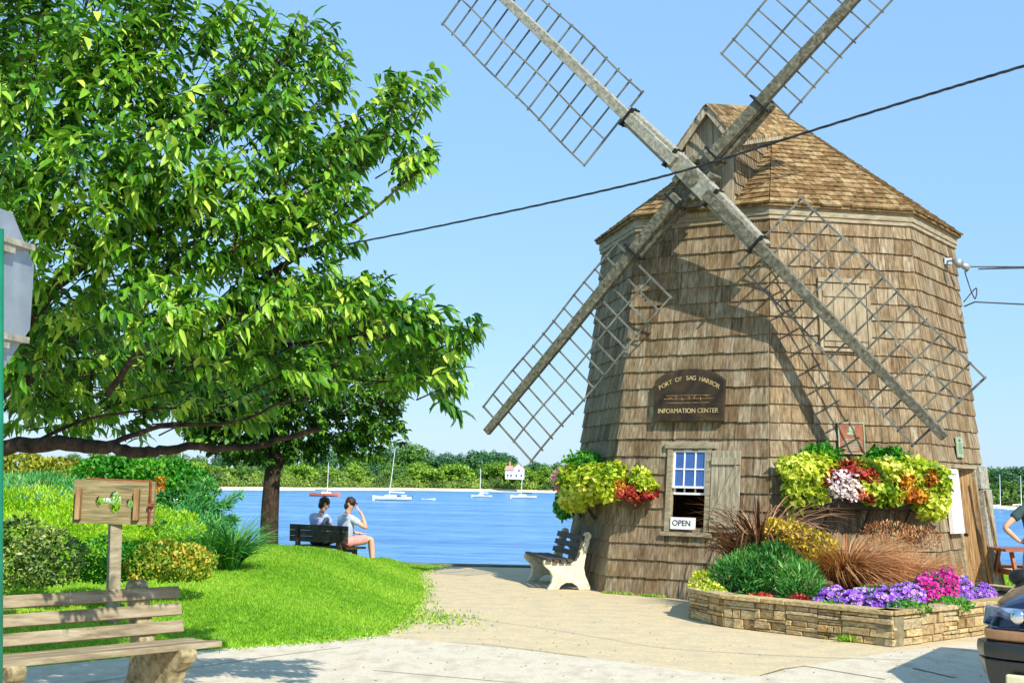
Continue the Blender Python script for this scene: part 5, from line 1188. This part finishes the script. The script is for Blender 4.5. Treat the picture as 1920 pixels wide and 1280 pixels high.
# everyone of these far trees gets a label by where it can be found
marks = [(-999, 0, 'far left behind the bushes'), (0, 200, 'seen over the olive hedge'), (200, 400, 'behind the broad leaved shrub'), (400, 500, 'left of the round tree trunk'), (500, 610, 'just right of the round tree trunk'), (610, 700, 'above the red sailboat and the sitters'), (700, 770, 'behind the tall white sailboat mast'), (770, 850, 'above the small dinghy'),
         (850, 930, 'behind the short masted white sailboat'), (930, 1000, 'close around the white house'), (1000, 1100, 'right of the white house by the flower basket'), (1100, 1815, 'hidden behind the windmill'), (1815, 1880, 'right of the mill behind the left bare mast'), (1880, 2900, 'at the right edge behind the standing person')]
grp = {}
for o in [o for o in col.objects if o.name.startswith('shore_tree')]:
    px = o.location[0]/o.location[1]*2521*.993+960
    for a, b, l_ in marks:
        if a <= px < b: grp.setdefault((o['label'].split(' on ')[0].split(' x')[0].strip(), l_), []).append(o)
for (kl, l_), os_ in grp.items():
    os_.sort(key=lambda o: o.location[0])
    for i, o in enumerate(os_):
        pos_ = '' if len(os_) == 1 else ('leftmost ' if i == 0 else 'rightmost ' if i == len(os_)-1 else ('second ', 'third ', 'fourth ', 'fifth ', 'sixth ', 'seventh ', 'eighth ')[i-1])
        o['label'] = (pos_+kl+' '+l_).strip()
# scrub band along the beach: one uncountable mass
n = 42000; px = rng.random(n)*1900-250; px = np.where(px > 1100, px+ (px-1100)*0+650, px); k_ = px; pos = np.zeros((n, 3))
for i in range(n):
    x_ = px[i]; w_ = WG(x_, shoreY(min(x_, 2700))); u = w_[:2]/np.linalg.norm(w_[:2]); b_ = 5+9*rng.random(); hh = (b_-5)*.22+2.0*rng.random()**1.5*(.55+.3*math.sin(x_*.11)+.3*math.sin(x_*.37+1)); pos[i] = (*(w_[:2]+u*b_), WZ+.8+hh)
leaves('shore_scrub', pos, unit(rdir(n)+[0, -.3, .5]), unit(rdir(n)+[0, -1, .7]), .5, .36, leafmat('scrub_leaf', S(52, 84, 26), S(160, 184, 74), mid=S(98, 132, 44), trans=.1), tint=np.clip(.5+.35*np.sin(px*.09)*np.cos(px*.031)+rng.normal(size=n)*.18, 0, 1), kind='stuff', label='pale green scrub massed behind the far beach')
# house on the far shore
def house():
    d = 330; a = P(966, 884, d); base = Vector((a[0], a[1], 1.65+(897-898)*d/2521)); t = thing('shore_house', base, 'white house with faded pink roof among trees on the far shore', 'house')
    W_, D_, H_ = 3.4, 4, 2.6
    mb = MB(); mb.box((.9, 0, H_/2), (2.6, D_, H_)); mb.prism([(-.4, -D_/2, H_), (2.2, -D_/2, H_), (.9, -D_/2, H_+1.2)], (0, D_, 0)); mb.box((-1.4, -.3, H_*.42), (2.0, D_*.9, H_*.84)); mb.build('wall', M_white, t)
    Mr = mat('faded_pink_roof', [(0.3, S(176, 120, 104)), (0.7, S(216, 164, 146))], rough=.9)
    mb = MB()
    for s in (-1, 1): mb.hexa([(.9+s*1.55, -D_/2-.2, H_-.15), (.9+s*1.55, D_/2+.2, H_-.15), (.9, D_/2+.2, H_+1.25), (.9, -D_/2-.2, H_+1.25), (.9+s*1.55, -D_/2-.2, H_), (.9+s*1.55, D_/2+.2, H_), (.9, D_/2+.2, H_+1.4), (.9, -D_/2-.2, H_+1.4)])
    mb.hexa([(-2.6, -2.4, H_*.84), (-.3, -2.4, H_*.84), (-.3, 1.6, H_*.84), (-2.6, 1.6, H_*.84), (-2.2, -1.4, H_*.84+1), (-.5, -1.4, H_*.84+1), (-.5, .9, H_*.84+1), (-2.2, .9, H_*.84+1)]); mb.box((-1.3, -.2, H_+1.1), (.35, .35, 1.2)); mb.build('roof', Mr, t)
    for x, z in ((.3, .9), (1.5, .9), (.9, 2.1), (-1.8, .9), (-1.0, .9)):
        mb = MB(); mb.box((x, -D_/2-.03 if x > -.5 else -2.12, z), (.4, .06, .6)); mb.build('window', M_glass, t)
house()
# boats
M_hullred = mat('red_hull', [(0.3, S(196, 92, 70)), (0.7, S(226, 130, 104))], rough=.4); M_navyc = mat('navy_sail_cover', [(0.3, S(24, 34, 60)), (0.7, S(44, 60, 96))], rough=.8)
def boat(px, wy, length_px, mast_y, label, hullm=M_white, rot=0.0, lean=0.0, mast=True, cat='sailboat', name='sailboat', cabin=True, boom=M_white):
    w_ = WG(px, wy); d = np.linalg.norm(w_[:2]); k = d/2521; L_ = length_px*k/max(.3, abs(math.cos(rot))); t = thing(name, (w_[0], w_[1], WZ), label, cat, 'boats moored on the bay', rotz=rot)
    bm_ = L_*.17; hh = L_*.085; st_ = []; N_ = 9; sec = []
    for i in range(N_):
        f = i/(N_-1); x = -L_/2+L_*f; hw_ = bm_*math.sin(math.pi*min(1, .25+f*.75))**.7 if f < 1 else .02; sh_ = hh*(1+.35*(2*f-1)**2+.25*f)
        sec.append([(x, -hw_, sh_), (x-.0, -hw_*.8, sh_*.3), (x, 0, -.25*hh), (x, hw_*.8, sh_*.3), (x, hw_, sh_)])
    vs_ = [p for s_ in sec for p in s_]; fs = [(i*5+j, (i+1)*5+j, (i+1)*5+j+1, i*5+j+1) for i in range(N_-1) for j in range(4)]+[(i*5, i*5+4, (i+1)*5+4, (i+1)*5) for i in range(N_-1)]+[(0, 1, 2, 3, 4)]
    mb = MB(); mb.add(vs_, fs); mb.build('hull', hullm, t, smooth=False)
    mb = MB(); mb.box((0, 0, hh*1.05), (L_*.9, bm_*.5, .03)); 
    if cabin: mb.prism([(-L_*.12, -bm_*.55, hh*1.07), (L_*.24, -bm_*.4, hh*1.07), (L_*.17, -bm_*.35, hh*1.7), (-L_*.1, -bm_*.5, hh*1.75)], (0, bm_*.95, 0))
    mb.build('deckhouse' if cabin else 'thwart', M_white, t)
    if mast:
        mh = (wy-mast_y)*k; r = max(.04, .7*k); x0 = L_*.08
        mb = MB(); mb.tube([(x0, 0, hh), (x0+lean*mh*.5, 0, mh*.5), (x0+lean*mh, 0, mh)], [r, r*.9, r*.6], 6); mb.build('mast', M_white, t)
        mb = MB(); mb.tube([(x0, 0, hh*2.6), (x0-L_*.4, 0, hh*2.4)], r*1.5, 6); mb.build('boom', boom, t)
        mb = MB(); mb.tube([(x0+lean*mh, 0, mh*.97), (L_*.47, 0, hh*1.4)], r*.25, 3); mb.build('forestay', M_lath, t)
        mb = MB(); mb.tube([(x0+lean*mh, 0, mh*.97), (-L_*.48, 0, hh*1.4)], r*.25, 3); mb.build('backstay', M_lath, t)
    return t
boat(609, 930, 56, 868, 'red hulled sailboat moored near the beach above the sitters', M_hullred, rot=R(4), boom=M_green)
boat(735, 938, 72, 835, 'largest white sailboat with the tallest mast, mid bay', rot=R(184), lean=-.09)
boat(803, 937, 26, 0, 'small white dinghy right of the tallest masted sailboat', mast=False, cabin=False, cat='dinghy', name='dinghy', rot=R(8))
boat(903, 932, 38, 878, 'small white sailboat with a short thin mast, below the dark trees', rot=R(182))
boat(981, 934, 48, 872, 'white sailboat with navy sail cover below the white house', rot=R(186), lean=-.03, boom=M_navyc)
boat(187, 945, 70, 845, 'sailboat whose mast shows left over the broad leaved shrub', rot=R(30))
boat(213, 940, 60, 850, 'sailboat with a pinkish pole mast beside the leftmost mast', M_hullred, rot=R(20))
boat(330, 945, 60, 845, 'sailboat whose mast rises right of the board, left of the conifer', rot=R(25))
boat(1873, 955, 36, 894, 'white boat with bare mast on the right shore, beside the mill', rot=R(5)); boat(1912, 955, 40, 896, 'white boat with bare mast above the standing person arm', rot=R(5))
boat(1895, 950, 26, 0, 'low white motorboat between the two right bare masts', mast=False, cat='motorboat', name='motorboat', rot=R(3))
boat(756, 933, 34, 0, 'low dark boat behind the tallest masted sailboat', M_navyc, mast=False, cat='motorboat', name='motorboat')
w_ = WG(437, 905); t = thing('dead_tree', (w_[0]*.98, w_[1]*1.08, WZ+2), 'pale leafless tree left of the round tree trunk on the far shore', 'tree'); mb = MB()
mb.tube([(0, 0, 0), (.2, 0, 3), (-.3, 0, 6.5)], [.28, .2, .06], 5)
mb.build('trunk', M_trim, t); 
for a in ((1.1, 3), (-1.3, 2.5), (.8, 4), (-.9, 4.4)): mb = MB(); mb.tube([(.1, 0, a[1]-.5), (a[0], 0, a[1]+2.2)], [.12, .04], 4); mb.build('limb', M_trim, t)

# ------------------------------------------------------------------ car
M_paint = mat('dark_green_car_paint', [(0.3, S(14, 18, 46)), (0.7, S(22, 28, 62))], rough=.18, spec=.6, coat=1.0, metallic=.3)
M_tan = mat('tan_trim', [(0.3, S(150, 110, 76)), (0.7, S(184, 140, 100))], rough=.4, metallic=.3)
M_bump = mat('grey_bumper_plastic', [(0.3, S(30, 32, 34)), (0.7, S(48, 50, 50))], rough=.28, spec=.6); M_chrome = mat('chrome', [(0.3, S(200, 204, 208)), (0.7, S(230, 232, 236))], rough=.08, metallic=1.0)
M_lens = mat('headlight_lens', [(0.35, S(34, 52, 90)), (0.5, S(70, 96, 140)), (0.68, S(150, 172, 200))], rough=.12, scale=(14, 14, 10), spec=.7, coat=.6, metallic=.2); M_fog = mat('fog_lamp_lens', [(0.3, S(200, 196, 150)), (0.7, S(232, 228, 190))], rough=.1, spec=.9); M_tyre = mat('tyre_rubber', [(0.3, S(18, 18, 18)), (0.7, S(34, 34, 34))], rough=.9)
M_cglass = mat('car_glass', [(0.3, S(16, 22, 26)), (0.7, S(30, 38, 44))], rough=.04, spec=.9)
pc = P(1834, 1200, 9.0); cr = thing('parked_suv', (pc[0], pc[1], 0), 'dark suv nosing into the right edge, headlight and grey bumper showing', 'car', rotz=R(-31))
# local: x across from the seen corner, y back along the car, z up
def bodysec(y, pts): return [(x, y, z) for x, z in pts]
Wc = 1.8
def sec(y, ztop, inset_, zbot=.42, belt=None):
    i_ = inset_; return bodysec(y, [(i_+.05, zbot), (i_, zbot+.12), (i_, ztop-.16), (i_+.06, ztop-.05), (i_+.22, ztop), (Wc/2, ztop+.02), (Wc-i_-.22, ztop), (Wc-i_-.06, ztop-.05), (Wc-i_, ztop-.16), (Wc-i_, zbot+.12), (Wc-i_-.05, zbot)])
secs = [sec(.08, .80, .08), sec(.12, .915, .05), sec(.32, .965, .02), sec(.8, 1.01, .01), sec(1.35, 1.05, .01), sec(2.2, 1.08, .02), sec(3.4, 1.08, .02), sec(4.4, 1.06, .04), sec(4.6, .95, .12)]
mb = MB(); n_ = 11; vs_ = [p for s_ in secs for p in s_]; fs = [(i*n_+j, i*n_+(j+1) % n_, (i+1)*n_+(j+1) % n_, (i+1)*n_+j) for i in range(len(secs)-1) for j in range(n_)]+[tuple(range(n_))[::-1], tuple(range((len(secs)-1)*n_, len(secs)*n_))]
mb.add(vs_, fs); bo = mb.build('body', M_paint, cr, smooth=True, bevel=.02)
mb = MB(); cab = [[(.16, 1.3, 1.07), (Wc-.16, 1.3, 1.07), (Wc-.1, 4.45, 1.07), (.1, 4.45, 1.07)], [(.3, 1.95, 1.68), (Wc-.3, 1.95, 1.68), (Wc-.26, 4.2, 1.7), (.26, 4.2, 1.7)]]
mb.hexa(cab[0]+cab[1]); mb.build('greenhouse', M_cglass, cr, smooth=False, bevel=.04)
mb = MB(); mb.hexa([(.29, 1.9, 1.69), (Wc-.29, 1.9, 1.69), (Wc-.25, 4.25, 1.71), (.25, 4.25, 1.71), (.34, 2.0, 1.76), (Wc-.34, 2.0, 1.76), (Wc-.3, 4.15, 1.77), (.3, 4.15, 1.77)]); mb.build('roof', M_paint, cr, bevel=.02)
mb = MB(); bumpp = lambda dz, o_: [(.02-o_*.3, .5, dz), (-.02-o_, .24, dz), (.04-o_*.4, .05, dz), (.26, -.06-o_, dz), (Wc/2, -.10-o_, dz), (Wc-.26, -.06-o_, dz), (Wc-.04+o_*.4, .05, dz), (Wc+.02+o_, .24, dz), (Wc-.02+o_*.3, .5, dz)]
def ring(levels, m, name, bevel=.01):
    mb = MB(); vs_ = []; 
    for z, o_ in levels: vs_ += bumpp(z, o_)
    n_ = 9; fs = [(a*n_+j, a*n_+j+1, (a+1)*n_+j+1, (a+1)*n_+j) for a in range(len(levels)-1) for j in range(n_-1)]; k0 = (len(levels)-1)*n_; fs += [tuple(range(n_))[::-1], tuple(range(k0, k0+n_))]
    mb.add(vs_, fs); o = mb.build(name, m, cr, smooth=False, bevel=bevel); ss = o.modifiers.new('sub', 'SUBSURF'); ss.levels = ss.render_levels = 2; o.data.polygons.foreach_set('use_smooth', [True]*len(o.data.polygons)); return o
ring([(.28, -.16), (.34, -.08), (.44, .0), (.53, .03), (.545, .03), (.548, .0)], M_bump, 'bumper'); ring([(.552, .0), (.556, .035), (.60, .045), (.65, .035), (.66, .0), (.662, -.03)], M_bump, 'bumper_top'); ring([(.665, -.03), (.675, .0), (.70, .006), (.728, .0), (.735, -.03)], M_tan, 'bumper_trim')
for s in (0, 1):
    mb = MB(); X = lambda x: x if s == 0 else Wc-x
    mb.prism([(X(-.02), .24, .745), (X(.10), .04, .745), (X(.46), -.03, .745), (X(.46), -.01, .875), (X(.12), .06, .875), (X(.0), .24, .87)], (0, .12, 0)); mb.build('headlight', M_lens, cr, bevel=.012)
    mb = MB(); mb.ell((X(.40), -.025, .825), (.055, .03, .055), 14, 8); mb.build('lamp_bulb', M_chrome, cr, smooth=True)
    mb = MB(); mb.ell((X(.25), .015, .825), (.05, .03, .05), 14, 8); mb.build('lamp_bulb', M_chrome, cr, smooth=True)
    mb = MB(); mb.box((X(.30), -.085, .42), (.24, .03, .10), Matrix.Rotation(R(-8 if s == 0 else 8), 3, 'Z')); mb.build('fog_light', M_fog, cr, bevel=.015)
    mb = MB(); mb.ell((X(.05), 1.3, 1.0), (.10, .07, .065), 14, 10); mb.tube([(X(.1), 1.36, .98), (X(.04), 1.3, 1.02)], .025, 8); mb.build('wing_mirror', M_black, cr, smooth=True)
mb = MB()
for k in range(7): mb.box((.55+.117*k, -.035, .82), (.035, .03, .17))
mb.box((Wc/2, -.02, .915), (.84, .05, .03)); mb.box((Wc/2, -.02, .73), (.84, .05, .03)); mb.box((.49, -.03, .82), (.035, .05, .2)); mb.box((Wc-.49, -.03, .82), (.035, .05, .2)); mb.build('grille', M_chrome, cr, bevel=.004)
for y_ in (.95, 3.65):
    for x_ in (.12, Wc-.12):
        mb = MB(); mb.tube([(x_-.12, y_, .36), (x_-.09, y_, .36), (x_+.09, y_, .36), (x_+.12, y_, .36)], [.31, .36, .36, .31], 24); w_ = mb.build('wheel', M_tyre, cr, smooth=False)
        mb = MB(); mb.tube([(x_-.125, y_, .36), (x_+.125, y_, .36)], .2, 20); mb.build('rim', M_chrome, w_)

# ------------------------------------------------------------------ small litter on the paving
n = 200; px = 560+1300*rng.random(n); py = 1085+190*rng.random(n); pos = np.array([G(a, b, .006) for a, b in zip(px, py)]); k = (sdist(pos[:, 0], pos[:, 1]) < -.05); pos = pos[k]; n = len(pos)
leaves('leaf_litter', pos+[0, 0, .004], rdir(n)*[1, 1, .05], rdir(n)*[.2, .2, 0]+[0, 0, 1], .03, .016, leafmat('dry_leaf', S(110, 84, 50), S(190, 170, 110)), kind='stuff', label='dry leaf scraps scattered over the paving')
